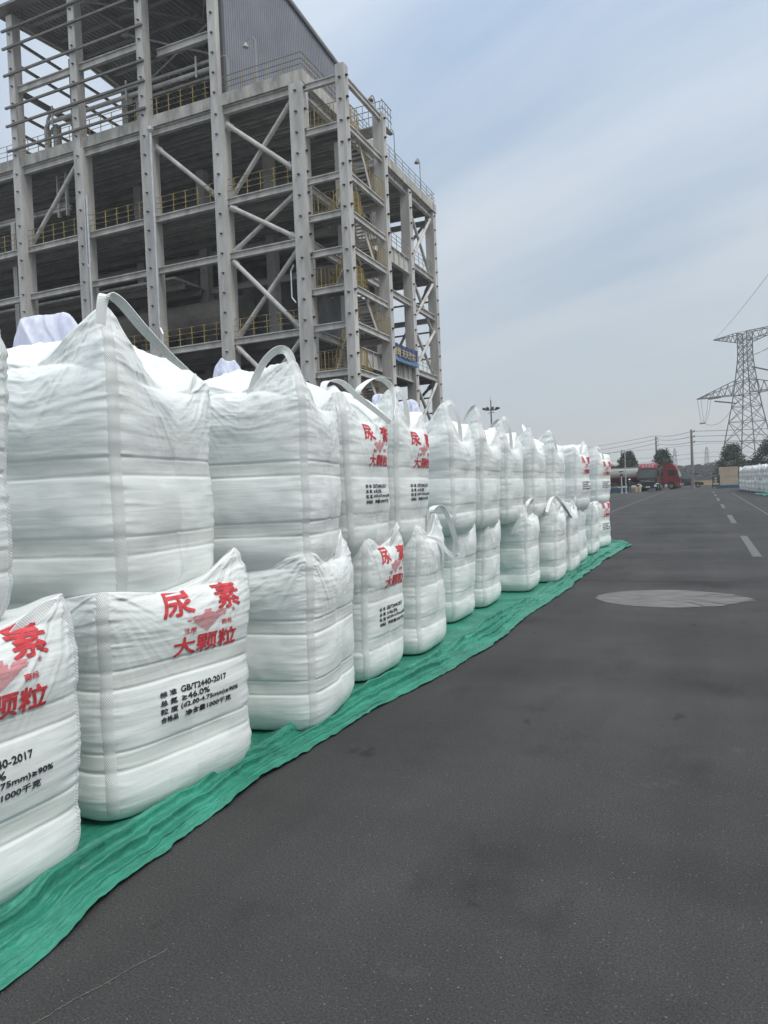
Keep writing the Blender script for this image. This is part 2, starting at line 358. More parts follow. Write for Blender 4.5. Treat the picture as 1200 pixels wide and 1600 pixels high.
# ------------------------------------------------------------------ bulk bags
PS = .74
class Bag:
    """Analytic surface of a filled bulk bag; grid axes: i round the perimeter, j up the wall and over the top."""
    def __init__(s, NS, NP, seed, w=.47, Hs=1.04, peaks=(.3, .25, .25, .3), lean=(0, 0), top=.05, load=False, sides=(0, 0, 0, 0), taper=0.0):
        s.NS, s.NP, s.Hs, s.w = NS, NP, Hs, w
        th = np.arange(NS)/NS*4.0                  # side number + fraction, side 0 = +X
        p = np.linspace(0, 1, NP); TH, PP = np.meshgrid(th, p, indexing='ij')
        ang = TH*math.pi/2
        u = TH - np.round(TH)                      # -.5 .. .5 in a side
        dc = (.5-np.abs(u))*2*w*1.0                # distance to nearest corner
        kc = np.floor(TH).astype(int) % 4          # corner index between side k and k+1
        pk = np.array(peaks)[kc]
        corner = np.exp(-(dc/.25)**1.6)
        ks = np.round(TH).astype(int) % 4
        HL = Hs + np.array(sides)[ks]*(1-np.exp(-(dc/.16)**2))
        zs = HL + pk*corner + .03*(fbm(TH*2, TH*0+seed, seed)-.5)
        q = np.clip(PP/PS, 0, 1); z = zs*q
        ins = .062*(1-np.sqrt(np.clip(1-(1-np.clip(z/.17, 0, 1))**2, 0, 1))) + taper*np.clip(1-z/.42, 0, 1)**2
        band = lambda c, wd: np.exp(-((z-c)/wd)**4)
        bulge = .022*np.sin(np.clip(z/.27, 0, 1)*math.pi)+.022*np.sin(np.clip((z-.33)/.33, 0, 1)*math.pi)+.026*np.sin(np.clip((z-.73)/(HL-.70), 0, 1)*math.pi)
        bulge = bulge*(1-.75*corner)
        topin = np.clip((z-(HL-.17))/.17, 0, 1)
        side_c = 1-corner
        ins2 = .075*side_c*(1-np.sqrt(np.clip(1-topin**2, 0, 1))) + .30*np.clip(z-HL-.02, 0, 1)*np.clip(corner*1.5, 0, 1)
        half = w - ins + bulge - ins2 - .006*(band(.30, .036)+band(.695, .036))*side_c
        nexp = 5.8 + 2.0*np.clip(z/Hs, 0, 1.3)**3
        c, sn = np.abs(np.cos(ang)), np.abs(np.sin(ang))
        rad = half/(c**nexp+sn**nexp)**(1/nexp)
        rad = rad + (fbm(TH*1.3, z*1.6+seed, seed+11)-.5)*.07*np.clip(z/.2, 0, 1)
        near = np.exp(-dc/.10)
        sh = np.clip((z-.70)/(Hs-.69), 0, 1.2)
        tilt = z + .22*sh*dc + .10*sh*(fbm(TH*2, z*3, seed+2)-.5)
        w1 = (ridge(TH*2.2, tilt*13, seed+1)-.35)*(.0020+.008*sh**1.5)
        w2 = (ridge(TH*5, tilt*34, seed+4)-.35)*(.0007+.004*sh)
        w3 = (ridge(TH*3.1+tilt*3, tilt*7-TH*1.2, seed+9)-.4)*.012*sh**2
        w4 = (ridge(TH*1.4, tilt*24+.5*fbm(TH*5, z*9, seed), seed+6, 2)-.4)*.014*near*np.clip(z*5, 0, 1)      # pleats gathered along the webbing
        rr_ = np.sqrt(dc**2+(zs-z)**2); ph = np.arctan2(zs-z, dc+1e-4)                                       # creases that fan out from the lifted corners
        w5 = (ridge(ph*4.2+kc*7.3, rr_*1.8, seed+15)-.4)*.022*np.exp(-(rr_/.36)**2)*np.clip(rr_/.08, 0, 1)
        w6 = (ridge(ph*11+kc*3.3, rr_*3, seed+16)-.4)*.008*np.exp(-(rr_/.45)**2)*np.clip(rr_/.08, 0, 1)
        flat = 1-.8*(band(.30, .04)+band(.695, .04))
        rad = rad + (w1+w2+w4)*flat + w3 + w5 + w6
        rad = rad - .0070*(np.exp(-((z-.255)/.007)**2)+np.exp(-((z-.345)/.007)**2)+np.exp(-((z-.65)/.007)**2)+np.exp(-((z-.74)/.007)**2))
        # top part
        qt = np.clip((PP-PS)/(1-PS), 0, 1)
        Hc = Hs+top
        if load: e = 1-(1-qt)**5
        else: e = 1-(1-np.clip(qt*1.15, 0, 1))**2.3
        rimz = zs
        ztop = rimz*(1-e)+Hc*e 
        ztop = ztop + (fbm(TH*3, qt*3, seed+7)-.5)*.09*np.sin(qt*math.pi)*(0.25 if load else 1) + (ridge(TH*5, qt*2.2, seed+8)-.4)*.045*np.sin(np.clip(qt*1.2, 0, 1)*math.pi)*(0.2 if load else 1)
        topm = PP > PS
        z = np.where(topm, ztop, z)
        rad = np.where(topm, rad*(1-qt)**(1.0), rad)
        x = rad*np.cos(ang); y = rad*np.sin(ang)
        x = x + lean[0]*(z/Hs)**2; y = y + lean[1]*(z/Hs)**2
        z = z + (.004 + .012*fbm(TH*2, TH*0, seed+20))*(1-q)
        s.P = np.stack([x, y, z], -1)
        a = np.roll(s.P, -1, 0)-np.roll(s.P, 1, 0); b = np.gradient(s.P, axis=1)
        nn = np.cross(a, b); nn /= np.maximum(np.linalg.norm(nn, axis=-1, keepdims=True), 1e-9); s.N = nn
    def at(s, th, p, off=0):
        """bilinear sample; th in sides, p in 0..1"""
        th = np.asarray(th, float) % 4; p = np.clip(np.asarray(p, float), 0, 1)
        a = th/4*s.NS; i = np.floor(a).astype(int); fa = (a-i)[..., None]; i %= s.NS; i2 = (i+1) % s.NS
        b = p*(s.NP-1); j = np.clip(np.floor(b).astype(int), 0, s.NP-2); fb = (b-j)[..., None]
        f = lambda G: (G[i, j]*(1-fa)+G[i2, j]*fa)*(1-fb)+(G[i, j+1]*(1-fa)+G[i2, j+1]*fa)*fb
        return f(s.P) + off*f(s.N)
    def mesh(s, name, m, parent):
        NS, NP = s.NS, s.NP; V = s.P.reshape(-1, 3)
        i, j = np.meshgrid(np.arange(NS), np.arange(NP-1), indexing='ij'); i2 = (i+1) % NS
        F = np.stack([i*NP+j, i2*NP+j, i2*NP+j+1, i*NP+j+1], -1).reshape(-1, 4)
        F = F.tolist() + [[k*NP for k in range(NS)][::-1]]
        return obj_arrays(name, V, F, m, parent, smooth=True)
    def ribbon(s, name, th0, half, p0, p1, m, parent, n=60, off=.005, k=5):
        """webbing lying on the cloth"""
        ps = np.linspace(p0, p1, n); us = np.linspace(-1, 1, k)
        A, B = np.meshgrid(us, ps, indexing='ij')
        # convert metres to side fraction
        wob = .010*(fbm(ps*6, ps*0, int(th0*10)+3)-.5)[None, :]
        TH = th0 + (A*half + wob)/(s.w*1.55)
        edge = np.where(np.abs(A) > .9, -.004, off)
        V = s.at(TH, B)+0; Nn = s.at(TH, B, 1)-V
        V = V + Nn*edge[..., None]; V = V.reshape(-1, 3)
        F = [(i*n+j, (i+1)*n+j, (i+1)*n+j+1, i*n+j+1) for i in range(k-1) for j in range(n-1)]
        return obj_arrays(name, V, F, m, parent, smooth=True)
def bez(a, b, c, d, n=24):
    t = np.linspace(0, 1, n)[:, None]
    return (1-t)**3*a+3*(1-t)**2*t*b+3*(1-t)*t*t*c+t**3*d
def band_mesh(name, pts, w, th, m, parent, wdir=None, n=24, twist=0, hang=False):
    pts = np.asarray(pts); T = np.gradient(pts, axis=0); T /= np.linalg.norm(T, axis=1, keepdims=True)
    W = np.asarray(wdir, float)
    V = []; K = len(pts)
    for k in range(K):
        a = W - T[k]*np.dot(W, T[k]); a /= max(np.linalg.norm(a), 1e-6); nn = np.cross(T[k], a)
        tw = (.5*abs(1-2*k/(K-1))**1.5+1.08+twist*.4) if hang else twist*k/K
        a, nn = a*math.cos(tw)+nn*math.sin(tw), nn*math.cos(tw)-a*math.sin(tw)
        for sx, sn in ((-.5, -.5), (0, -.2), (.5, -.5), (.5, .5), (0, .6), (-.5, .5)): V.append(pts[k]+a*w*sx+nn*th*sn)
    F = [(k*6+i, k*6+(i+1) % 6, (k+1)*6+(i+1) % 6, (k+1)*6+i) for k in range(K-1) for i in range(6)] + [(5, 4, 3, 2, 1, 0), tuple((K-1)*6+i for i in range(6))]
    return obj_arrays(name, V, F, m, parent, smooth=not hang)

# --- print layouts, cut into small pieces so that they follow the cloth
def text_geo(body, size, bold=0.0, sx=1.0, cell=.02):
    cu_ = bpy.data.curves.new('t', 'FONT'); cu_.body = body; cu_.size = size; cu_.offset = bold; cu_.resolution_u = 3
    cu_.align_x = 'LEFT'
    o = bpy.data.objects.new('t', cu_); col.objects.link(o)
    dg = bpy.context.evaluated_depsgraph_get(); me = bpy.data.meshes.new_from_object(o.evaluated_get(dg))
    bm = bmesh.new(); bm.from_mesh(me); bpy.data.objects.remove(o); bpy.data.meshes.remove(me)
    if not bm.verts: return np.zeros((0, 2)), []
    for v in bm.verts: v.co.x *= sx; v.co.z = 0
    xs = [v.co.x for v in bm.verts]; ys = [v.co.y for v in bm.verts]
    for ax, lo, hi in ((0, min(xs), max(xs)), (1, min(ys), max(ys))):
        k = math.floor(lo/cell)+1
        while k*cell < hi:
            nrm = (1, 0, 0) if ax == 0 else (0, 1, 0); co = (k*cell, 0, 0) if ax == 0 else (0, k*cell, 0)
            bmesh.ops.bisect_plane(bm, geom=bm.verts[:]+bm.edges[:]+bm.faces[:], plane_co=co, plane_no=nrm); k += 1
    bm.verts.index_update()
    V = np.array([(v.co.x, v.co.y) for v in bm.verts]); F = [[v.index for v in f.verts] for f in bm.faces]
    bm.free(); return V, F
class Layer:
    def __init__(s): s.V = np.zeros((0, 3)); s.F = []
    def text(s, body, cx0, cy0, w=None, h=None, size=.1, bold=.002, cell=.02, n=8):
        V, F = text_geo(body, size, 0, 1, cell)
        mn, mxx = V.min(0), V.max(0); V = V-mn; V[:, 0] *= w/(mxx[0]-mn[0]); V[:, 1] *= h/(mxx[1]-mn[1])
        sh = [(0, 0)]+[(bold*math.cos(2*math.pi*k/n), bold*math.sin(2*math.pi*k/n)) for k in range(n)]     # heavy strokes: shifted copies, each a hair above the last
        for k, (a, c) in enumerate(sh):
            b = len(s.V); s.V = np.vstack([s.V, np.column_stack([V[:, 0]+cx0+a, V[:, 1]+cy0+c, np.full(len(V), k*.00012)])]); s.F += [[b+i for i in f] for f in F]
    def quad(s, x0, x1, y0, y1, nx=6, skew=0):
        for k in range(nx):
            a = x0+(x1-x0)*k/nx; c = x0+(x1-x0)*(k+1)/nx; b = len(s.V)
            s.V = np.vstack([s.V, [(a, y0, 0), (c, y0, 0), (c+skew, y1, 0), (a+skew, y1, 0)]]); s.F.append([b, b+1, b+2, b+3])
C0 = .10                                    # centre of the print along the face
LAYERS = []
def layer(name, m): l_ = Layer(); LAYERS.append((name, m, l_)); return l_
layer('red_lettering', 'red_ink').text('尿', C0-.27, .957, .195, .125, bold=.0037, cell=.012)
layer('red_lettering', 'red_ink').text('素', C0+.085, .955, .180, .130, bold=.0035, cell=.012)
layer('red_lettering', 'red_ink').text('大颗粒', C0-.21, .750, .43, .092, bold=.0027, cell=.012)
pale = layer('emblem', 'pink_ink')
for k in range(10):
    y = .858+k*.0068; hw = .010+.0105*k
    pale.quad(C0-hw, C0+hw, y, y+.0044, 6)
def emblem_top():
    for (x0, x1, y0, y1, sk) in ((-.125, -.035, .924, .936, .012), (-.10, -.03, .937, .943, .01), (-.03, .045, .924, .948, .004), (-.015, .03, .9485, .966, .004), (.045, .13, .924, .938, .014), (.055, .125, .939, .952, .016)):
        pale.quad(C0+x0, C0+x1, y0, y1, 4, sk)
emblem_top()
layer('red_small_print', 'red_ink').text('注册', C0-.145, .860, .075, .028, bold=.0007, cell=.03, n=4)
layer('red_small_print', 'red_ink').text('商标', C0+.105, .868, .075, .028, bold=.0007, cell=.03, n=4)
layer('red_small_print', 'red_ink').text('®', C0+.19, .928, .022, .022, bold=.0004, cell=.03, n=4)
L4 = (('标 准', 'GB/T2440-2017', .565, .31), ('总 氮', '≥46.0%', .523, .185), ('粒 度', '(d2.00-4.75mm)≥90%', .481, .415), ('合格品', '净含量1000千克', .439, .33))
for i, (a, b_, y, wd) in enumerate(L4):
    lb = layer('black_lettering', 'black_ink')
    lb.text(a, C0-.31, y, .105, .028, bold=.0013, cell=.03, n=6)
    lb = layer('black_lettering', 'black_ink')
    lb.text(b_, C0-.31+(.135 if i != 3 else .15)-(.01 if i == 2 else 0), y, wd, .029, bold=.0013, cell=.03, n=6)
def print_on(bag, layer, name, m, parent, th0=0.0, off=.0035):
    u = layer.V[:, 0]; z = layer.V[:, 1]
    th = th0 + u/(bag.w*2.0)*1.0
    # invert the tangent spacing of the perimeter and the height profile
    th = th0 + np.arctan2(u, bag.w)/(math.pi/2)
    a = (th % 4)/4*bag.NS; i = np.floor(a).astype(int) % bag.NS; fa = a-np.floor(a)
    jmax = int(PS*(bag.NP-1)); zz = bag.P[:, :jmax, 2]
    p = np.empty(len(u))
    for ii in np.unique(i):
        k = i == ii; g = np.arange(jmax)/(bag.NP-1)
        p[k] = np.interp(z[k], zz[ii], g)*(1-fa[k])+np.interp(z[k], zz[(ii+1) % bag.NS], g)*fa[k]
    V = bag.at(th, p, off); Nn = bag.at(th, p, off+1)-V; V = V+Nn*layer.V[:, 2:3]
    return obj_arrays(name, V, layer.F, m, parent)
def liner_mesh(name, parent, c, r, h, seed, stretch=1.0, rz=0):
    """loose film pocket: two thin sheets creased along a few long folds"""
    NU, NV = 70, 36; U, V_ = np.meshgrid(np.linspace(-1, 1, NU), np.linspace(0, 1, NV), indexing='ij'); vs_ = []; fs = []
    for sgn in (1, -1):
        outl = (1-np.abs(U)**3.5*.55)*(.86+.26*fbm(U*1.2+5, U*0, seed))
        x = r*stretch*U*(1.02-.30*(1-V_)**1.5) + .03*(fbm(V_*3, U*2, seed+1)-.5)
        th = (.35*r)*np.sqrt(np.clip(1-U**4, 0, 1))*np.sqrt(np.clip(1-V_**3, 0, 1))
        y = sgn*th + .10*(fbm(U*1.5, V_*1.2, seed+4)-.5) + .035*(np.abs(2*vnoise(U*3.2+V_*1.5, V_*1.3, seed+6)-1)-.5) + .015*(np.abs(2*vnoise(U*6-V_*3, V_*3, seed+8)-1)-.5)
        z = h*V_*outl
        X = x*math.cos(rz)-y*math.sin(rz); Y = x*math.sin(rz)+y*math.cos(rz); b = len(vs_)
        vs_ += np.stack([X+c[0], Y+c[1], z+c[2]], -1).reshape(-1, 3).tolist()
        for i in range(NU-1):
            for j in range(NV-1):
                q = [b+i*NV+j, b+(i+1)*NV+j, b+(i+1)*NV+j+1, b+i*NV+j+1]; fs.append(q if sgn < 0 else q[::-1])
    o = obj_arrays(name, vs_, fs, M['liner'], parent, smooth=True)
    return o
def rim(b, corner, side_off):
    """point on the rim; corner k lies between side k and k+1; side_off in metres along the rim (+ = towards side k+1)"""
    th = corner+.5+side_off/(b.w*2); return b.at(th, PS)
def make_bag(x, y, z, rot, seed, res, label, group, printed=False, upper=False, peaks=None, loops=(), liner=None, Hs=None, w=.485, top=.05, lean=(0, 0), straps=(0, 3), corner_ref=True, sides=None, poff=0.0, extra=()):
    NS, NP = res
    if corner_ref:        # x, y is the near front corner at the base
        y += .09; x -= .01
        c, s = math.cos(rot), math.sin(rot); x, y = x + (-w)*c - w*s, y + (-w)*s + w*c
    t = empty('bulk_bag', (x, y, z), rot, label, 'bulk bag', group)
    if Hs is None: Hs = 1.04
    pk = peaks or ((.34, .26, .26, .34) if upper else (.14, .05, .05, .10))
    r0 = np.random.RandomState(seed)
    if lean == (0, 0): lean = (r0.uniform(-.02, .035), r0.uniform(-.03, .03)) if NS < 400 else (r0.uniform(-.01, .01), 0.0)
    if sides is None: sides = (r0.uniform(-.09, -.02), 0, 0, r0.uniform(-.03, .03)) if upper else (r0.uniform(-.02, .03), 0, 0, 0)
    b = Bag(NS, NP, seed, w, Hs, pk, lean, top, not upper, sides, (.045 if upper else .0))
    b.mesh('bag_body', M['bag'], t)
    for k in straps: b.ribbon('corner_strap', k+.5, .031, .03, PS*.995, M['strap'], t, n=max(24, NP//3))
    # side seam piping at the far front edge
    if NS >= 200:
        for k in (0,):
            ps = np.linspace(.02, PS*.98, 70); pts = b.at(np.full(70, k+.5+(.062 if k == 0 else -.062)), ps, .002)
            band_mesh('seam_piping', pts, .010, .005, M['seam'], t, wdir=(1, 1, 0))
    for (k, o0, o1, h, lx, ly, wd, tw) in loops:
        a = rim(b, k, o0); d_ = rim(b, k, o1); a = a-[0, 0, .10]*np.array([1, 1, 1]); d_ = d_-[0, 0, .06]
        lv = np.array([lx, ly, h])
        a_n = (a+[0, 0, .10]); pts = bez(a, a*.6+a_n*.4+lv*1.25, d_*.8+a_n*.2+lv*1.25, d_, 26)
        out_ = np.array([a[0], a[1], 0]); out_ /= np.linalg.norm(out_)
        band_mesh('lifting_loop', pts, wd*1.1, .0045, M['loop'], t, wdir=out_, twist=tw, hang=True)
    for wp in extra:                  # straps laid out by hand: world points on the near face
        P_ = np.array(wp, float)-np.array([x, y, z]); ca, sa = math.cos(-rot), math.sin(-rot)
        P_ = np.column_stack([P_[:, 0]*ca-P_[:, 1]*sa, P_[:, 0]*sa+P_[:, 1]*ca, P_[:, 2]])
        q_ = np.vstack([2*P_[0]-P_[1], P_, 2*P_[-1]-P_[-2]]); pts = []
        for k in range(1, len(q_)-2):
            for tt in np.linspace(0, 1, 8, endpoint=False):
                p0, p1, p2, p3 = q_[k-1:k+3]; pts.append(.5*((2*p1)+(p2-p0)*tt+(2*p0-5*p1+4*p2-p3)*tt**2+(3*p1-p0-3*p2+p3)*tt**3))
        pts.append(P_[-1]); band_mesh('lifting_loop', np.array(pts), .052, .005, M['loop'], t, wdir=(.75, .35, .55), hang=True, twist=-1.6)
    if liner: liner_mesh('inner_liner', t, liner[0], liner[1], liner[2], seed, *liner[3:])
    if printed:
        for nm_, mt_, ly_ in LAYERS: print_on(b, ly_, nm_, M[mt_], t, poff)
    return t
GU, GL = 'upper bulk bags of the long double stack', 'lower bulk bags of the long double stack'
HI, MID, LOW = (420, 230), (260, 130), (160, 84)
Z2 = 1.04
# (x, y of the near front base corner), rotation deg, ...
loopA = (3, -.03, -.36, .22, .04, -.02, .05, 0)    # arch back along the near side
loopB = (3, .03, .33, .20, .05, .02, .05, .3)     # arch along the road side
loopC = (0, -.33, .02, .20, .05, .06, .05, -.3)
loopD = (1, -.02, .34, .2, 0, .05, .05, 0)
EX_U4 = [(-2.75, 5.12, 2.30), (-2.76, 5.20, 2.46), (-2.70, 5.36, 2.48), (-2.62, 5.50, 2.37), (-2.50, 5.63, 2.24), (-2.40, 5.66, 2.15)]
EX_L5 = [(-2.53, 6.78, 1.16), (-2.47, 6.75, 1.37), (-2.42, 6.93, 1.40), (-2.35, 7.02, 1.18), (-2.33, 7.10, 0.90), (-2.37, 6.95, 0.93), (-2.42, 6.79, 1.06), (-2.48, 6.50, 1.12)]
EX_U2 = [(-2.56, 2.62, 2.40), (-2.55, 2.64, 2.53), (-2.53, 2.71, 2.525), (-2.48, 2.82, 2.40), (-2.46, 2.96, 2.30), (-2.45, 3.08, 2.24)]
EX_U5 = [(-2.75, 5.73, 2.29), (-2.69, 5.67, 2.45), (-2.63, 5.92, 2.58), (-2.57, 6.09, 2.52), (-2.51, 6.02, 2.37), (-2.45, 5.86, 2.21)]
EX_L8 = [(-2.5, 10.94, 1.13), (-2.46, 10.99, 1.33), (-2.43, 11.29, 1.39), (-2.4, 11.68, 1.28), (-2.36, 11.76, 1.03)]
EX_L9 = [(-2.3, 11.58, 1.16), (-2.27, 11.78, 1.34), (-2.24, 12.06, 1.39), (-2.21, 12.57, 1.23), (-2.18, 13.18, 0.98)]
EXL = {4: (EX_L5,), 7: (EX_L8,), 8: (EX_L9,)}
EXU = {1: (EX_U2,), 3: (EX_U4,), 4: (EX_U5,)}
lower = [
 (-2.50, 1.23, -3, 'nearest lower bag at the left edge, cut off by the frame, printed red and black', True, HI, (.10, .05, .05, .08), [(0, -.30, -.02, .05, .03, .02, .055, .4)]),
 (-2.56, 2.44, -8.6, 'printed lower bag with full red and black lettering, under the tall peaked bag', True, HI, (.20, .05, .05, .06), []),
 (-2.30, 3.97, 9.7, 'plain lower bag without print, second bag beyond the fully legible printed one', False, HI, (.22, .05, .05, .10), [(0, -.36, -.02, .03, .03, .02, .06, .5)]),
 (-2.50, 5.17, 0, 'lower bag with partly hidden red lettering, between two plain lower bags', True, MID, (.16, .05, .05, .14), [(3, .0, -.30, .06, .05, 0, .055, 0), (0, -.25, .0, .14, .05, .02, .05, 0)]),
 (-2.48, 6.25, 2, 'plain lower bag with a long strap loop hanging down its far corner', False, MID, (.26, .05, .05, .16), []),
 (-2.70, 7.90, 0, 'lower bag set back a little behind the drooping strap loop', False, MID, (.18, .05, .05, .10), []),
 (-2.64, 9.02, 2, 'lower bag with a slack strap folded over its far upper corner', False, MID, (.22, .05, .05, .08), [(0, -.30, .02, .20, .05, .02, .05, 0)]),
 (-2.42, 10.55, 2, 'lower bag with an open arched loop, first of the three with standing loops', False, MID, (.16, .05, .05, .22), []),
 (-2.22, 11.65, 0, 'lower bag with a loop drooping forward, second of the three with standing loops', False, MID, (.16, .05, .05, .22), []),
 (-2.21, 12.95, 0, 'narrow looking lower bag with bunched cloth at its top, third with standing loops', False, LOW, (.2, .05, .05, .2), [(0, -.25, .0, .2, .05, .05, .05, 0)]),
 (-2.30, 14.55, 0, 'sliver of a lower bag showing behind the three with standing loops', False, LOW, (.2, .05, .05, .2), []),
 (-2.30, 16.40, 0, 'plain lower bag beside the last printed one at the far end', False, LOW, (.1, .05, .05, .1), []),
 (-2.42, 18.20, -13, 'last lower bag at the far end with red lettering, on the tarp corner', True, LOW, (.12, .05, .05, .08), []),
]
for i, (x, y, r_, lab, pr, res, pk, lp) in enumerate(lower):
    if i > 3: x += .06; y -= .05
    make_bag(x, y, .012, R(r_), 11+i*7, res, lab, GL, pr, False, pk, lp, Hs=1.075, top=.0, poff=(-.05 if i == 0 else 0.0), extra=EXL.get(i, ()), w=(.52, .53, .485)[i] if i < 3 else (.465 if i not in (3, 4, 8) else .43))
upper = [
 (-2.52, 1.12, 0, 'upper bag at the left edge of the picture, only its far strip visible', False, HI, (0.174, 0.155, 0.155, 0.174), [], None, .465),
 (-2.53, 2.58, 7, 'largest upper bag in the foreground, plain, with a tall pointed corner and blue-white liner', False, HI, (0.08, 0.16, 0.12, 0.35), [(0, -.20, .06, .12, .02, .02, .05, 0)], ((-.16, -.14, 1.24), .20, .34, 1.0, .35), .505),
 (-2.28, 3.98, 13, 'plain upper bag with a wide arched loop on its near corner', False, HI, (0.124, 0.174, 0.136, 0.26), [(3, .00, -.37, .20, .02, -.02, .05, 0)], ((-.28, .06, 1.28), .10, .25, 1.0, .3), .455),
 (-2.50, 5.00, 0, 'upper bag printed in red with a slack strap slung diagonally across its top', True, MID, (0.062, 0.186, 0.124, 0.186), [(1, -.30, .02, .10, .0, .0, .05, 0)], ((-.05, .22, 1.28), .09, .16, 1.0, 0), .43),
 (-2.50, 5.97, 0, 'upper bag printed red at its road side under two loops and a liner tuft', True, MID, (0.124, 0.161, 0.161, 0.248), [(3, .02, .30, .16, .03, .02, .05, .3)], ((.0, .26, 1.22), .12, .30, 1.1, 0), .44),
 (-2.50, 7.60, 0, 'plain upper bag beyond the violet liner, loop standing over its strapped corner', False, MID, (0.124, 0.161, 0.161, 0.273), [(3, .0, .46, .20, .05, .05, .05, 0)], ((-.16, -.28, 1.22), .17, .36, 1.1, .5), .465),
 (-2.50, 8.76, 0, 'plain upper bag with a tall pointed loop, in front of the high floodlight mast', False, MID, (0.149, 0.186, 0.186, 0.248), [(3, .0, -.3, .26, .02, .02, .05, 0), (1, -.05, .3, .1, 0, 0, .05, 0)], None, .465),
 (-2.48, 9.95, 0, 'plain upper bag with twin loops just beyond the floodlight mast', False, MID, (0.149, 0.186, 0.186, 0.248), [(3, .0, .42, .22, .05, .0, .05, 0), (3, 0, -.34, .16, .02, 0, .05, 0)], None, .465),
 (-2.36, 11.10, 0, 'plain upper bag with its top cloth folded into an open pouch', False, MID, (0.062, 0.211, 0.198, 0.223), [(3, -.05, .42, .24, -.10, .02, .05, .2)], None, .465),
 (-2.26, 12.30, 0, 'plain upper bag whose strap slopes to the far side, before the two printed ones', False, MID, (0.062, 0.186, 0.186, 0.248), [(3, .0, .46, .10, .03, .0, .05, 0), (1, -.3, .0, .14, 0, 0, .05, 0)], ((-.12, .1, 1.3), .12, .14, 1.0, 0), .465),
 (-2.24, 14.30, -9, 'upper bag printed in red, last but one, with an open loop', True, LOW, (0.161, 0.186, 0.186, 0.099), [(0, -.4, .0, .20, .0, .0, .05, 0)], None, .47),
 (-2.36, 18.15, -13, 'last upper bag at the far end, printed in red, against the wires', True, LOW, (0.087, 0.211, 0.186, 0.236), [(3, .02, .62, .14, .03, .0, .05, 0)], None, .5),
 (-2.60, 16.20, 0, 'plain upper bag half hidden between the two last printed upper bags', False, LOW, (0.161, 0.186, 0.186, 0.186), [], None, .465),
]
for i, (x, y, r_, lab, pr, res, pk, lp, ln, w_) in enumerate(upper):
    if i > 3: pk = tuple(v*1.35 for v in pk)
    make_bag(x, y, Z2, R(r_), 211+i*9, res, lab, GU, pr, True, pk, lp, ln, extra=EXU.get(i, ()), Hs=1.15, top=(.25 if i < 4 else .17), w=w_, sides=((-.03, 0, .05, .07) if i == 1 else (-.03, 0, .05, .06) if i == 2 else None))

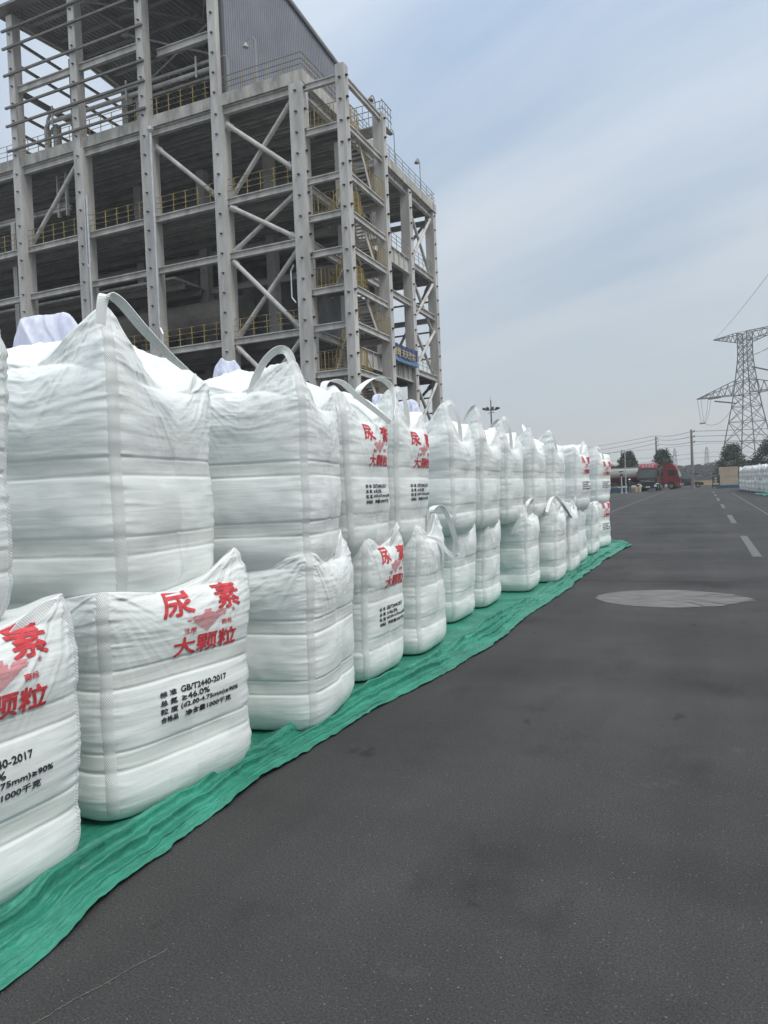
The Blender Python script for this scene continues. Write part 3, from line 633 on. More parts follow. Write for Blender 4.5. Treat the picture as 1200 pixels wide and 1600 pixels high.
# ------------------------------------------------------------------ green tarpaulin
def tarp():
    edge = np.array([(-2.05, .2), (-2.06, 1.2), (-2.12, 1.57), (-2.2, 2.11), (-2.27, 3.25), (-2.22, 4.48), (-2.08, 5.8), (-1.97, 6.98), (-1.98, 9), (-1.93, 11.5), (-1.92, 14.93), (-1.86, 17.2), (-1.70, 19.1), (-2.2, 20.3)])
    NY, NX = 1000, 230
    ys = .2+(20.0-.2)*(np.linspace(0, 1, NY)**1.5); ex = np.interp(ys, edge[:, 1], edge[:, 0])
    ex = ex+.045*(fbm(ys*2.2, ys*0, 3)-.5)*2+.02*(ridge(ys*6, ys*0, 5)-.4)
    q = np.linspace(0, 1, NX)[None, :]**1.9; Y = ys[:, None]+0*q; D = q*2.3            # distance in from the edge
    X = ex[:, None]-D
    fold = 0; lip = 0
    for k, (d0, amp, wd, sd) in enumerate(((.08, .022, .030, 1), (.17, .075, .05, 2), (.25, .065, .03, 3), (.33, .05, .04, 4))):
        dd = d0 + .10*(fbm(Y*.6, Y*0, sd, 2)-.5)*2; a = amp*np.clip(1.6*fbm(Y*1.1, Y*0, sd+20)-.35, 0, 1)*1.5
        g = D-dd; fold = fold + a*np.where(g > 0, np.exp(-g/(wd*1.6)), np.exp(-(g/.011)**2)); lip = lip + .45*a*np.where(g > 0, np.exp(-g/.035), np.exp(-(g/.008)**2)) + .35*a*np.exp(-np.abs((g+.05)/.03)**1.4)
    crump = .014*(fbm(X*7, Y*5, 8)-.42)+.016*(ridge(X*5+Y*1.2, Y*2.3-X, 12)-.4)+.008*(ridge(X*16, Y*10, 22)-.4)
    lift = .035*np.clip(fbm(Y*1.6, Y*0, 31)-.5, 0, 1)*np.exp(-(D/.05)**2)*2.5
    Z = .010+fold+np.clip(crump, -.004, 1)+lift
    under = np.clip((D-.38)/.1, 0, 1); Z = Z*(1-under)+.008*under
    gzv = np.array([gz(a) for a in ys])[:, None]; X = X + lip*(1-under)
    V = np.stack([X, Y, Z+gzv+.002], -1).reshape(-1, 3)
    i, j = np.meshgrid(np.arange(NY-1), np.arange(NX-1), indexing='ij')
    F = np.stack([i*NX+j, (i+1)*NX+j, (i+1)*NX+j+1, i*NX+j+1], -1).reshape(-1, 4)[:, ::-1]
    m = bpy.data.materials.new('green tarpaulin'); m.use_nodes = True; n, l = m.node_tree.nodes, m.node_tree.links; b = n['Principled BSDF']
    b.inputs['Roughness'].default_value = .42; b.inputs['Specular IOR Level'].default_value = .5
    t = n.new('ShaderNodeTexCoord'); z = n.new('ShaderNodeTexNoise'); z.inputs['Scale'].default_value = 2.2; z.inputs['Detail'].default_value = 9; z.inputs['Roughness'].default_value = .7
    l.new(t.outputs['Object'], z.inputs['Vector']); r = n.new('ShaderNodeValToRGB')
    r.color_ramp.elements[0].position = .32; r.color_ramp.elements[0].color = (.014, .125, .080, 1); r.color_ramp.elements[1].position = .72; r.color_ramp.elements[1].color = (.045, .30, .205, 1)
    l.new(z.outputs['Fac'], r.inputs[0]); l.new(r.outputs[0], b.inputs['Base Color'])
    vo = n.new('ShaderNodeTexVoronoi'); vo.feature = 'DISTANCE_TO_EDGE'; vo.inputs['Scale'].default_value = 14
    mm = n.new('ShaderNodeMapping'); mm.inputs['Scale'].default_value = (1.6, .7, 1); mm.inputs['Rotation'].default_value = (0, 0, .5); l.new(t.outputs['Object'], mm.inputs[0])
    z3 = n.new('ShaderNodeTexNoise'); z3.inputs['Scale'].default_value = 22; z3.inputs['Detail'].default_value = 6; l.new(mm.outputs[0], z3.inputs['Vector'])
    bp = n.new('ShaderNodeBump'); bp.inputs['Strength'].default_value = .7; bp.inputs['Distance'].default_value = .02; l.new(z3.outputs['Fac'], bp.inputs['Height'])
    l.new(bp.outputs[0], b.inputs['Normal'])
    o = obj_arrays('tarpaulin', V, F.tolist(), m, smooth=True)
    md = o.modifiers.new('thickness', 'SOLIDIFY'); md.thickness = .0015
    return tag(o, 'green woven tarpaulin creased along the asphalt under the long near row of bags', 'tarpaulin')
tarp()

USE_HAZE = True
# ------------------------------------------------------------------ industrial building (measured in units of 0.88 m about the eye)
K = .88; BB = Vector((-34.0, 39.0, gz(39)))
def TB(V):
    V = V*K; V[:, 2] += CAM_H*(1-K); return V
bld = empty('industrial_building', BB, 0, 'tall open concrete and steel framed process building behind the long stack of bags', 'industrial building')
def part(mb, name, mats, parent=None, smooth=False):
    return mb.build(name, mats, parent or bld, TB, BB, smooth)
ZG = -.25
XA = [-65.3, -58.5, -51.65, -44.85, -38.1, -31.5]; XE = -24.9
YG = [44.85, 51.3, 57.9, 64.6, 71.3]
LV = [7.3, 13.35, 19.55, 23.45]                      # beam tops
RT = 30.0
def cleats(mb, x0, x1, y, z0, z1, step, axis):
    z = z0
    while z < z1:
        if axis == 'y':
            xm = (x0+x1)/2
            mb.box(xm-.10, xm+.10, y-.13, y-.001, z, z+.035, 1); mb.box(xm+.03, xm+.06, y-.12, y-.001, z-.10, z-.0005, 1)
        else:
            mb.box(y+.001, y+.16, x0+.18, x0+.38, z, z+.04, 1); mb.box(y+.001, y+.14, x0+.25, x0+.28, z-.10, z-.0005, 1)
        z += step
def column(x0, x1, y0, y1, z0, z1, cl=None, m=('paint', 'bolt'), name='column'):
    mb = MB(); mb.box(x0, x1, y0, y1, z0, z1)
    if cl and 'y' in cl: cleats(mb, x0, x1, y0, max(z0+1, 8.1), z1-.3, 1.42, 'y')
    if cl and 'x' in cl: cleats(mb, y0, y1, x1, max(z0+1, 8.3), z1-.3, 1.42, 'x')
    return part(mb, name, [M[k] for k in m])
# front row
for i, x in enumerate(XA):
    wd = .45
    column(x-wd, x+wd, 44.4, 45.45, ZG, RT-.02, 'y')
    if i >= 2: column(x-.40, x+.28, 44.42, 45.2, RT-.018, 42.5, 'y')
column(-25.42, -24.40, 44.4, 45.3, ZG, RT-.05, 'yx')
# side row on the road side, interior rows
for y in YG[1:]: column(-25.35, -24.45, y-.4, y+.4, ZG, RT-.05, 'x')
for x in XA[2:]:
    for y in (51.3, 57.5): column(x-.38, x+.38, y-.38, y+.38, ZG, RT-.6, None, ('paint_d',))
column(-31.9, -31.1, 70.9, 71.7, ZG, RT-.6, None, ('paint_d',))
# beams of the front and the road side
def beam(a, b, h=.5, w=.34, name='beam', m='paint', webs=0):
    mb = MB(); mb.ibeam(a, b, h, w)
    a = Vector(a); b = Vector(b)
    for k in range(1, webs+1):
        c = a.lerp(b, k/(webs+1)); d = (b-a).normalized()
        if abs(d.x) > .5: mb.box(c.x-.02, c.x+.02, c.y-w/2+.01, c.y+w/2-.01, c.z-h/2+.08, c.z+h/2-.08)
        else: mb.box(c.x-w/2+.01, c.x+w/2-.01, c.y-.02, c.y+.02, c.z-h/2+.08, c.z+h/2-.08)
    return part(mb, name, M[m])
XF = XA+[XE]
for i in range(len(XF)-1):
    a, b = XF[i]+.452, XF[i+1]-.452
    if i == len(XF)-2: b = -25.422
    for z in LV: beam((a, 44.86, z-.25), (b, 44.86, z-.25), .50)
    beam((a, 44.86, RT-.29), (b, 44.86, RT-.29), .54)
for j in range(len(YG)-1):
    a, b = YG[j]+(.452 if j == 0 else .402), YG[j+1]-.402
    for z in LV:
        if z in (23.45, 13.35) and j in (1, 2): beam((-24.82, a, z-.75), (-24.82, b, z-.75), 1.45, .36, webs=4)
        else: beam((-24.82, a, z-.28), (-24.82, b, z-.28), .56, .36)
    beam((-24.82, a, RT-.3), (-24.82, b, RT-.3), .58, .36)
# interior beams seen in the gloom and through the far openings
for i in range(2, 6):
    a, b = XF[i]+.39, XF[i+1]-.39
    if i == 5: b = -25.36
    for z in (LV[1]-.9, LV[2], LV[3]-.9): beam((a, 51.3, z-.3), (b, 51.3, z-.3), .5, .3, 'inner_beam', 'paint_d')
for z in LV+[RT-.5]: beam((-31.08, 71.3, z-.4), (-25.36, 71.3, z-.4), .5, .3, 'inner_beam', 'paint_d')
for z in (9.6, 11.2, 15.2, 16.6, 17.9, 21.0):
    mb = MB(); mb.box(-31.05, -25.37, 71.2, 71.4, z, z+.14); part(mb, 'wind_girt', M['girt'])
# slabs with profiled undersides
def slab(x0, x1, y0, y1, z, t=.16, rib=.6, m='deck', name='floor_slab', jo=2.2):
    mb = MB(); mb.box(x0, x1, y0, y1, z-t, z, 1)
    y = y0+.3
    while y < y1-.3:
        mb.box(x0+.02, x1-.02, y, y+.28, z-t-.09, z-t-.001); y += rib
    y = y0+1.1
    while y < y1:
        mb.box(x0+.05, x1-.05, y, y+.16, z-t-.52, z-t-.092); y += jo
    return part(mb, name, [M[m], M['concrete']])
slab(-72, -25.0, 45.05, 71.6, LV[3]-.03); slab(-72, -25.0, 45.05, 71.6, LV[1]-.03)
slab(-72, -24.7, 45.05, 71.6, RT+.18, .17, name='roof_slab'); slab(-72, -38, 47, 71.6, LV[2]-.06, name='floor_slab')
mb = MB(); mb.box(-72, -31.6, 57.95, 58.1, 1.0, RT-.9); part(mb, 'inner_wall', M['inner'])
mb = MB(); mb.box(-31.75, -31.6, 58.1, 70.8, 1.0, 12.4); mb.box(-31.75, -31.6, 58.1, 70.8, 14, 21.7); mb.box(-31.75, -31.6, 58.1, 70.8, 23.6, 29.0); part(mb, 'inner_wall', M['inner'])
# concrete upstand round the roof
mb = MB(); mb.box(-72, -24.36, 44.55, 44.85, RT+.012, 30.85); mb.box(-24.66, -24.36, 44.852, 71.75, RT+.012, 30.85)
part(mb, 'parapet', M['concrete'])
# large dusty ducts inside
mb = MB(); mb.tube((-54, 49.5, 16.6), (-33.2, 49.5, 16.6), 1.25, 20); part(mb, 'duct', M['duct'], smooth=False)
mb = MB(); mb.tube((-70, 53.6, 21.0), (-40, 53.6, 21.0), 1.0, 18); part(mb, 'duct', M['duct'])
mb = MB(); mb.tube((-31.0, 55.5, 16.0), (-25.8, 49, 18.3), .7, 14); part(mb, 'duct', M['duct'])
for x in (-49.2, -42.0, -35.5, -28.6): 
    mb = MB(); mb.lathe((x, 54, 8), [(.3, 0), (1.5, 2.4), (1.5, 4.3), (.2, 4.9)], 16); part(mb, 'hopper', M['paint_d'])
# tube braces
def brace(a, b, r=.17, m='paint', name='brace'):
    a = Vector(a); b = Vector(b); mb = MB(); mb.tube(a, b, r, 10)
    d = (b-a).normalized()
    for p, q in ((a, 1), (b, -1)):
        mb.bar(p-d*q*.25, p+d*q*.55, .03, .46, 0, up=(0, 0, 1))
    part(mb, name, M[m])
Yb = 44.95
brace((-45.4, Yb, 29.3), (-51.0, Yb, 23.6)); brace((-37.4, Yb, 28.6), (-32.1, Yb, 23.9))
for (z0, z1) in ((23.6, 29.2), (19.7, 22.8), (13.5, 18.9), (7.5, 12.7)):
    brace((-30.85, Yb+.12, z0), (-25.6, Yb+.12, z1)); brace((-30.85, Yb-.12, z1-(.5 if z0 > 20 else 0)), (-25.6, Yb-.12, z0+(.9 if z0 > 20 else 0)))
for (z0, z1) in ((23.7, 29.2), (13.5, 22.6), (7.5, 12.6)):
    zm = (z0+z1)/2
    for (a, b) in (((z0, z1)),) if z1-z0 < 7 else ((z0, zm-.2), (zm, z1)):
        brace((-24.75, 65.1, a), (-24.75, 70.8, b), .15); brace((-25.05, 65.1, b), (-25.05, 70.8, a), .15)
    brace((-31.0, 71.5, z0), (-25.5, 71.5, z1), .15, 'paint_d')
# railings: yellow posts with stubs, thin dark rails
def railing(a, b, h=1.15, n=5, posts='yellow', rails='rail', name='railing', balu=0, stub=True, rr=.022, parent=None):
    a = Vector(a); b = Vector(b); d = (b-a); L = d.length; d.normalize(); mb = MB()
    for k in range(n):
        p = a.lerp(b, (k+.5)/n if n > 1 else .5)
        mb.tube(p, p+Vector((0, 0, h)), .032, 6)
        if stub:
            for q in (1.0, .66, .36): mb.tube(p+Vector((0, 0, h*q))-d*.26, p+Vector((0, 0, h*q))+d*.26, .027, 5)
    for q in (1.0, .66, .36):
        if balu and q < 1: continue
        mb.tube(a+Vector((0, 0, h*q)), b+Vector((0, 0, h*q)), rr, 5, 1)
    if balu:
        k = 0; nb = int(L/balu)
        for k in range(nb+1):
            p = a+d*(k*L/nb); mb.tube(p, p+Vector((0, 0, h)), .014, 4)
        mb.tube(a+Vector((0, 0, .08)), b+Vector((0, 0, .08)), .022, 5)
    return part(mb, name, [M[posts], M[rails]], parent)
for i in range(1, len(XF)-1):
    a, b = XF[i]+.5, XF[i+1]-.5
    railing((a, 44.72, LV[3]), (b, 44.72, LV[3]), 1.3)
    if i >= 2 and i < 5: railing((a, 44.7, 30.85), (b, 44.7, 30.85), 1.3)
    if i >= 3: railing((a, 44.72, LV[1]), (b, 44.72, LV[1]), 1.3)
railing((-72, 44.7, 30.85), (-52.2, 44.7, 30.85), 1.3, 12, 'railpale', 'rail', stub=False)
railing((-31.0, 44.7, 30.85), (-24.5, 44.7, 30.85), 1.25, 6, 'yellow', 'rail', stub=False, rr=.03); railing((-24.5, 44.75, 30.85), (-24.5, 51.0, 30.85), 1.25, 6, 'yellow', 'rail', stub=False, rr=.03)
railing((-24.5, 51.4, 30.85), (-24.5, 71.7, 30.85), 1.15, 13, 'railpale', 'railpale', stub=False, rr=.03)
railing((-24.5, 71.7, 30.85), (-31, 71.7, 30.85), 1.15, 5, 'railpale', 'railpale', stub=False, rr=.03)
for (z, j) in ((LV[3], 1), (LV[3], 2), (LV[3], 3), (LV[1], 2), (LV[1], 3)):
    railing((-24.66, YG[j]+.45, z), (-24.66, YG[j+1]-.45, z), 1.2, 5, 'railpale', 'railpale', stub=False, rr=.028)
# rear left roof railing seen through the top storey
railing((-52, 57, 30.3), (-39, 57, 30.3), 1.2, 9, 'rail', 'rail', stub=False, rr=.03)

# top storey
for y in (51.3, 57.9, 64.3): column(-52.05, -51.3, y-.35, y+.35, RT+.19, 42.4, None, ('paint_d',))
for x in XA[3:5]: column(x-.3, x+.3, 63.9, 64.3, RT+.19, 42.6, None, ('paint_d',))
for (x0, x1) in ((-51.93+.6, -45.26), (-44.56, -38.51)):
    beam((x0, 44.8, 36.45), (x1, 44.8, 36.45), .55, .3)
beam((-37.8, 46.0, 36.3), (-31.9, 46.0, 36.3), .6, .3)
for z in (41.2, 39.75, 37.55, 34.9, 33.4, 31.35):
    mb = MB(); mb.box(-52.5, -37.75, 44.24, 44.40, z, z+.10); mb.box(-52.5, -37.75, 44.24, 44.26, z+.101, z+.16); part(mb, 'girt', M['girt'])
for z in (41.0, 39.0, 36.6, 34.8, 33.2, 31.9):
    mb = MB(); mb.box(-52.3, -52.08, 45.3, 57.5, z, z+(.5 if z == 36.6 else .18)); part(mb, 'girt', M['girt'])
# roof: shallow gable with ridge along X, profiled underside
def yz(y): return 42.75 + (1.15 if False else .95)*max(0, 1-abs(y-54.3)/9.9)
mb = MB()
ys = [43.7, 44.6, 49, 54.3, 59, 64.0, 65.0]
for a, b in zip(ys[:-1], ys[1:]):
    za, zb = yz(a), yz(b)
    mb.add([(-53.1, a, za), (-30.9, a, za), (-30.9, b, zb), (-53.1, b, zb), (-53.1, a, za+.22), (-30.9, a, za+.22), (-30.9, b, zb+.22), (-53.1, b, zb+.22)],
           [(0, 3, 2, 1), (4, 5, 6, 7), (0, 1, 5, 4), (1, 2, 6, 5), (2, 3, 7, 6), (3, 0, 4, 7)])
x = -52.8
while x < -31.2:
    for a, b in zip(ys[1:-1], ys[2:]): mb.bar((x, a, yz(a)-.05), (x, b, yz(b)-.05), .12, .09)
    x += .45
part(mb, 'roof', M['deck'])
for x in (-51.6, -44.8, -38.1, -31.8):
    mb = MB()
    for a, b in ((44.9, 54.3), (54.3, 63.8)): mb.bar((x, a, yz(a)-.45), (x, b, yz(b)-.45), .25, .55)
    part(mb, 'rafter', M['paint_d'])
for y in (46.5, 49.5, 52.5, 56, 60):
    mb = MB(); mb.box(-51.4, -31.9, y-.09, y+.09, yz(y)-.36, yz(y)-.13); part(mb, 'purlin', M['paint_d'])
for (a, b) in (((-44.8, 45, 42.0), (-38.1, 52.5, 42.6)), ((-38.1, 45, 42.0), (-31.9, 52.5, 42.6)), ((-38.1, 52.5, 42.6), (-31.9, 45, 42.0)), ((-44.6, 50, 36.2), (-32.2, 50, 42.0)), ((-44.6, 50, 42), (-32.2, 50, 36.2))):
    brace(a, b, .09, 'paint_d')
# cladding (real folded profile), road side wall of the top storey
def corrugated(x, y0, y1, zb, zt, name, m):
    v = []; f = []; y = y0; k = 0; pr = [(0, 0), (.10, 0), (.14, .07), (.26, .07), (.30, 0)]
    while y < y1-.3:
        for dy, dxx in pr[:-1]: v += [(x+dxx, y+dy, zb), (x+dxx, y+dy, zt(y+dy)), (x-.03, y+dy, zb), (x-.03, y+dy, zt(y+dy))]
        y += .30
    n = len(v)//4
    for i in range(n-1):
        f += [(4*i, 4*i+4, 4*i+5, 4*i+1), (4*i+2, 4*i+3, 4*i+7, 4*i+6), (4*i+1, 4*i+5, 4*i+7, 4*i+3), (4*i, 4*i+2, 4*i+6, 4*i+4)]
    f += [(0, 1, 3, 2), (4*n-4, 4*n-2, 4*n-1, 4*n-3)]
    mb = MB(); mb.add(v, f); return part(mb, name, M[m])
corrugated(-31.15, 45.25, 64.3, RT+.2, lambda y: yz(y)-.01, 'cladding_wall', 'clad')
mb = MB(); mb.box(-31.22, -30.98, 44.9, 45.2, RT+.86, 42.6)
for a, b in zip(ys[1:-1], ys[2:]): mb.bar((-30.98, a, yz(a)-.02), (-30.98, b, yz(b)-.02), .12, .34)
part(mb, 'wall_trim', M['clad_d'])
mb = MB(); mb.box(-52.0, -31.2, 64.32, 64.45, RT+.2, 42.7); mb.box(-52.15, -52.0, 58.3, 64.45, RT+.2, 42.7); part(mb, 'rear_wall', M['inner'])
mb = MB(); mb.box(-44.5, -31.3, 58.0, 58.1, RT+.2, 35.8); part(mb, 'inner_wall', M['inner'])
# twin pipes along the top storey with their drop
for dy, z, r_ in ((46.9, 35.1, .13), (46.7, 34.35, .17), (47.1, 34.05, .10)):
    mb = MB(); mb.path([(-50.6, dy, 31.0), (-50.6, dy, z-.4), (-50.3, dy, z), (-31.5, dy, z)], r_, 8); part(mb, 'pipe', M['paint'])
for x in (-49.6, -41.5, -34.6): mb = MB(); mb.box(x-.08, x+.08, 46.45, 46.55, 33.9, 35.5); part(mb, 'pipe_hanger', M['paint'])
for x in (-49.7, -40.6): mb = MB(); mb.box(x-.35, x+.1, 46.9, 47.4, 30.9, 34.2); part(mb, 'pipe_support', M['paint_d'])
# downpipes on the columns
mb = MB(); mb.path([(-37.35, 44.22, 29.4), (-37.35, 44.22, 14.8), (-37.1, 44.2, 14.3), (-37.1, 44.2, 8)], .10, 8); mb.lathe((-37.35, 44.22, 29.35), [(.1, 0), (.24, .25), (.24, .45), (.1, .55)], 10); part(mb, 'downpipe', M['galv'])
mb = MB(); mb.path([(-43.95, 44.2, 26.1), (-43.95, 44.2, 8)], .09, 8); mb.path([(-44.2, 44.2, 26.1), (-44.2, 44.2, 20.7), (-43.97, 44.2, 20.4)], .07, 8); part(mb, 'downpipe', M['galv'])
mb = MB(); mb.path([(-25.5, 44.2, 17.6), (-25.75, 44.2, 17.2), (-25.75, 44.2, 15.4), (-25.45, 44.2, 15.0)], .05, 6); part(mb, 'cable_pipe', M['galv'])
# left extension: small posts and struts seen at the picture's edge
for x in (-54.6,): column(x-.25, x+.25, 46.2, 46.7, ZG, 26.5, None, ('paint',))
mb = MB(); mb.ibeam((-65, 46.4, 26.7), (-48, 46.4, 26.7), .4, .3); part(mb, 'inner_beam', M['paint'])
mb = MB()
for z in np.arange(26.6, 29.4, .45): mb.box(-49.2, -48.2, 46.3, 46.36, z, z+.05)
mb.box(-49.25, -49.12, 46.2, 46.45, 26, 29.6); mb.box(-48.3, -48.16, 46.2, 46.45, 26, 29.6); part(mb, 'ladder', M['paint'])

# stair tower
XS0, XS1, YS1 = -24.35, -21.16, 51.45
column(-21.80, XS1, 44.4, 45.05, ZG, 30.35, 'yx'); column(-22.0, XS1, 50.75, 51.4, ZG, 30.0, 'x')
PL = [26.75, 20.9, 15.9, 10.2]; LN = [23.45, 18.45, 13.4, 7.9]; TOP = 29.85
for z in PL+LN+[TOP]:
    beam((XS0, 44.75, z-.24), (-21.82, 44.75, z-.24), .46, .26); beam((-21.42, 45.07, z-.24), (-21.42, 50.73, z-.24), .46, .26)
for z in PL+LN: beam((XS0, 51.1, z-.24), (-22.02, 51.1, z-.24), .46, .26, 'inner_beam')
def stair_platform(z, y0, y1):
    mb = MB(); mb.box(XS0+.02, -21.6, y0, y1, z, z+.06)
    for yy in np.arange(y0+.3, y1, .7): mb.box(XS0+.04, -21.62, yy, yy+.08, z-.2, z-.001)
    part(mb, 'stair_platform', M['deck'])
for z in PL:
    stair_platform(z, 44.9, 47.2)
    railing((XS0+.1, 44.68, z+.02), (-21.85, 44.68, z+.02), 1.3, 2, 'yellow', 'rail', balu=.28, stub=False)
    railing((-21.3, 45.1, z+.02), (-21.3, 46.5, z+.02), 1.3, 2, 'yellow', 'yellow', balu=.13, stub=False)
for z in LN:
    stair_platform(z, 49.3, 50.9); railing((-21.3, 49.0, z+.02), (-21.3, 50.7, z+.02), 1.3, 2, 'yellow', 'yellow', balu=.22, stub=False)
    railing((XS0+.1, 51.2, z+.02), (-22.1, 51.2, z+.02), 1.3, 2, 'yellow', 'yellow', balu=.3, stub=False)
def flight(x0, x1, ya, za, yb, zb):
    a = Vector((0, ya, za)); b = Vector((0, yb, zb)); mb = MB(); n = 13
    for x in (x0, x1): mb.bar((x, ya, za), (x, yb, zb), .06, .30)
    for k in range(n):
        p = a.lerp(b, (k+.5)/n); mb.box(x0+.04, x1-.04, p.y-.12, p.y+.12, p.z, p.z+.035)
    f = part(mb, 'stair_flight', M['paint'])
    mb = MB()
    for x in (x0, x1):
        mb.tube((x, ya, za+1.25), (x, yb, zb+1.25), .03, 6); mb.tube((x, ya, za+.65), (x, yb, zb+.65), .022, 6)
        for k in range(9):
            p = a.lerp(b, k/8); mb.tube((x, p.y, p.z), (x, p.y, p.z+1.25), .024, 5)
    part(mb, 'handrail', M['yellow'], f)
for i in range(4):
    flight(-22.75, -21.65, 47.2, PL[i], 49.3, LN[i])
    if i < 3: flight(-24.2, -23.1, 49.3, LN[i], 47.2, PL[i+1])
# gallery at the back of the tower top
mb = MB(); mb.box(-24.3, -21.4, 51.6, 53.2, 29.5, 29.58); part(mb, 'gallery_floor', M['paint'])
railing((-21.4, 51.2, 29.6), (-21.4, 53.2, 29.6), 1.6, 4, 'railpale', 'rail', stub=False, rr=.03); railing((-24.3, 51.5, 29.6), (-21.4, 51.5, 29.6), 1.6, 6, 'railpale', 'rail', stub=False, rr=.03)
# gooseneck lamps
def goose(x, y, z, h, s=-1, ax='y', m='rail'):
    mb = MB(); pts = [(x, y, z), (x, y, z+h)]
    for k in range(1, 8):
        t = k/7*math.pi*.86; o = .42*(1-math.cos(t)); q = z+h+.42*math.sin(t)
        pts.append((x, y+s*o, q) if ax == 'y' else (x+s*o, y, q))
    mb.path(pts, .035, 6)
    e_ = Vector(pts[-1]); mb.tube(e_, e_+Vector((0, s*.05, -.32)) if ax == 'y' else e_+Vector((s*.05, 0, -.32)), .08, 8, 0, .24)
    part(mb, 'roof_lamp', M[m])
goose(-24.35, 60.9, 30.8, 2.4); goose(-24.35, 67.3, 30.8, 2.4); goose(-28.2, 44.9, 31.0, 2.9, -1, 'x', 'railpale'); goose(-30.6, 44.9, 31.0, 2.3, -1, 'x', 'railpale'); goose(-22.4, 52.4, 29.6, 2.0)

# banner hung on the road side girder
def banner():
    y0, y1, z0, z1 = 58.35, 64.1, 13.15, 14.75
    o = empty('banner', ((-24.3)*K, 61.2*K, (z0-CAM_H)*K+CAM_H), 0, 'blue banner with yellow lettering hung along the road side of the industrial building', 'banner')
    off = o.location
    NYb, NZb = 60, 12; V = []; F = []
    for i in range(NYb+1):
        for j in range(NZb+1):
            y = y0-2.4+(y1-y0+2.4)*i/NYb; z = z0+(z1-z0)*j/NZb - .10*math.sin(math.pi*i/NYb)
            V.append((-24.2+.05*math.sin(i*.7+j*.3)+.03*math.sin(i*1.9), y, z))
    F = [(i*(NZb+1)+j, (i+1)*(NZb+1)+j, (i+1)*(NZb+1)+j+1, i*(NZb+1)+j+1) for i in range(NYb) for j in range(NZb)]
    V = TB(np.array(V))-np.array(off); c = obj_arrays('cloth_sheet', V, F, M['banner'], o)
    md = c.modifiers.new('thickness', 'SOLIDIFY'); md.thickness = .004
    V2 = []
    for i in range(NYb+1):
        y = y0-2.4+(y1-y0+2.4)*i/NYb; s = -.10*math.sin(math.pi*i/NYb)
        V2 += [(-24.10+.05*math.sin(i*.7)+.03*math.sin(i*1.9), y, z0+.05+s), (-24.10+.05*math.sin(i*.7)+.03*math.sin(i*1.9), y, z0+.38+.1*math.sin(i*.13)+s)]
    obj_arrays('blue_stripe', TB(np.array(V2))-np.array(off), [(2*i, 2*i+2, 2*i+3, 2*i+1) for i in range(NYb)], M['bannercyan'], o)
    V, F = text_geo('安全管理 天天落实', 1.0, .015, 1, 99); V = V-V.min(0); s = V.max(0)
    P3 = np.stack([np.full(len(V), -24.08), y0-1.7+V[:, 0]/s[0]*6.6, z0+.42+V[:, 1]/s[1]*.72], 1)
    obj_arrays('lettering', TB(P3)-np.array(off), F, M['bannery'], o)
banner()

# ------------------------------------------------------------------ lattice pylon with conductors
def lattice(mb, base_w, levels, r, arm_dir=None):
    """levels: list of (z, half width); four legs with cross bracing on the four faces"""
    cs = [(1, 1), (-1, 1), (-1, -1), (1, -1)]
    for (z0, h0), (z1, h1) in zip(levels[:-1], levels[1:]):
        for k in range(4):
            a, b = cs[k], cs[(k+1) % 4]
            A0 = (a[0]*h0, a[1]*h0, z0); A1 = (a[0]*h1, a[1]*h1, z1); B0 = (b[0]*h0, b[1]*h0, z0); B1 = (b[0]*h1, b[1]*h1, z1)
            mb.bar(A0, A1, r*1.7, r*1.7); mb.bar(A0, B1, r, r); mb.bar(B0, A1, r, r); mb.bar(A1, B1, r, r)
def arm(mb, hw, zt, zb, L, sgn, tipz, r, n=5, tipw=.15):
    """tapered cross arm along +-X"""
    T = [(sgn*L, s*tipw, tipz) for s in (-1, 1)]
    Bt = [(sgn*hw, s*hw, zt) for s in (-1, 1)]; Bb = [(sgn*hw, s*hw, zb) for s in (-1, 1)]
    for s in (0, 1):
        mb.bar(Bt[s], T[s], r*1.3, r*1.3); mb.bar(Bb[s], T[s], r*1.5, r*1.5)
        for k in range(n):
            a = Vector(Bt[s]).lerp(Vector(T[s]), k/n); b = Vector(Bb[s]).lerp(Vector(T[s]), (k+.5)/n); c = Vector(Bt[s]).lerp(Vector(T[s]), (k+1)/n)
            mb.bar(a, b, r*.8, r*.8); mb.bar(b, c, r*.8, r*.8)
    for k in range(n):
        a = Vector(Bb[0]).lerp(Vector(T[0]), k/n); b = Vector(Bb[1]).lerp(Vector(T[1]), (k+1)/n); mb.bar(a, b, r*.8, r*.8)
        a = Vector(Bt[0]).lerp(Vector(T[0]), k/n); b = Vector(Bt[1]).lerp(Vector(T[1]), (k+1)/n); mb.bar(a, b, r*.8, r*.8)
G = 1.1
PYL = Vector((9.95, 200, G))
pyl = empty('transmission_tower', PYL, R(-33), 'large steel lattice transmission tower with long cross arms at the right edge', 'transmission tower')
mb = MB(); lattice(mb, 5, [(0, 4.9), (4.5, 4.4), (9.5, 3.75), (14.5, 3.0), (18.2, 2.45), (21.0, 2.1), (24.4, 1.75), (27.0, 1.5), (29.2, 1.3), (31.0, 1.2), (32.8, 1.2), (34.6, 1.2), (36.2, 1.2)], .11)
mb.build('tower_body', M['pylon'], pyl)
for (zt, zb, L, sg, tz) in ((36.2, 33.8, 8.2, -1, 35.9), (36.2, 33.8, 13.5, 1, 36.3), (24.6, 21.3, 13.3, -1, 21.6), (24.6, 21.3, 12, 1, 21.8)):
    mb = MB(); arm(mb, 1.25 if zt > 30 else 1.85, zt, zb, L, sg, tz, .12, 6); mb.build('cross_arm', M['pylon'], pyl)
PM = (Matrix.Translation(PYL) @ Matrix.Rotation(R(-33), 4, 'Z'))
LP = lambda x, y, z: PM.inverted() @ Vector((x, y, z))
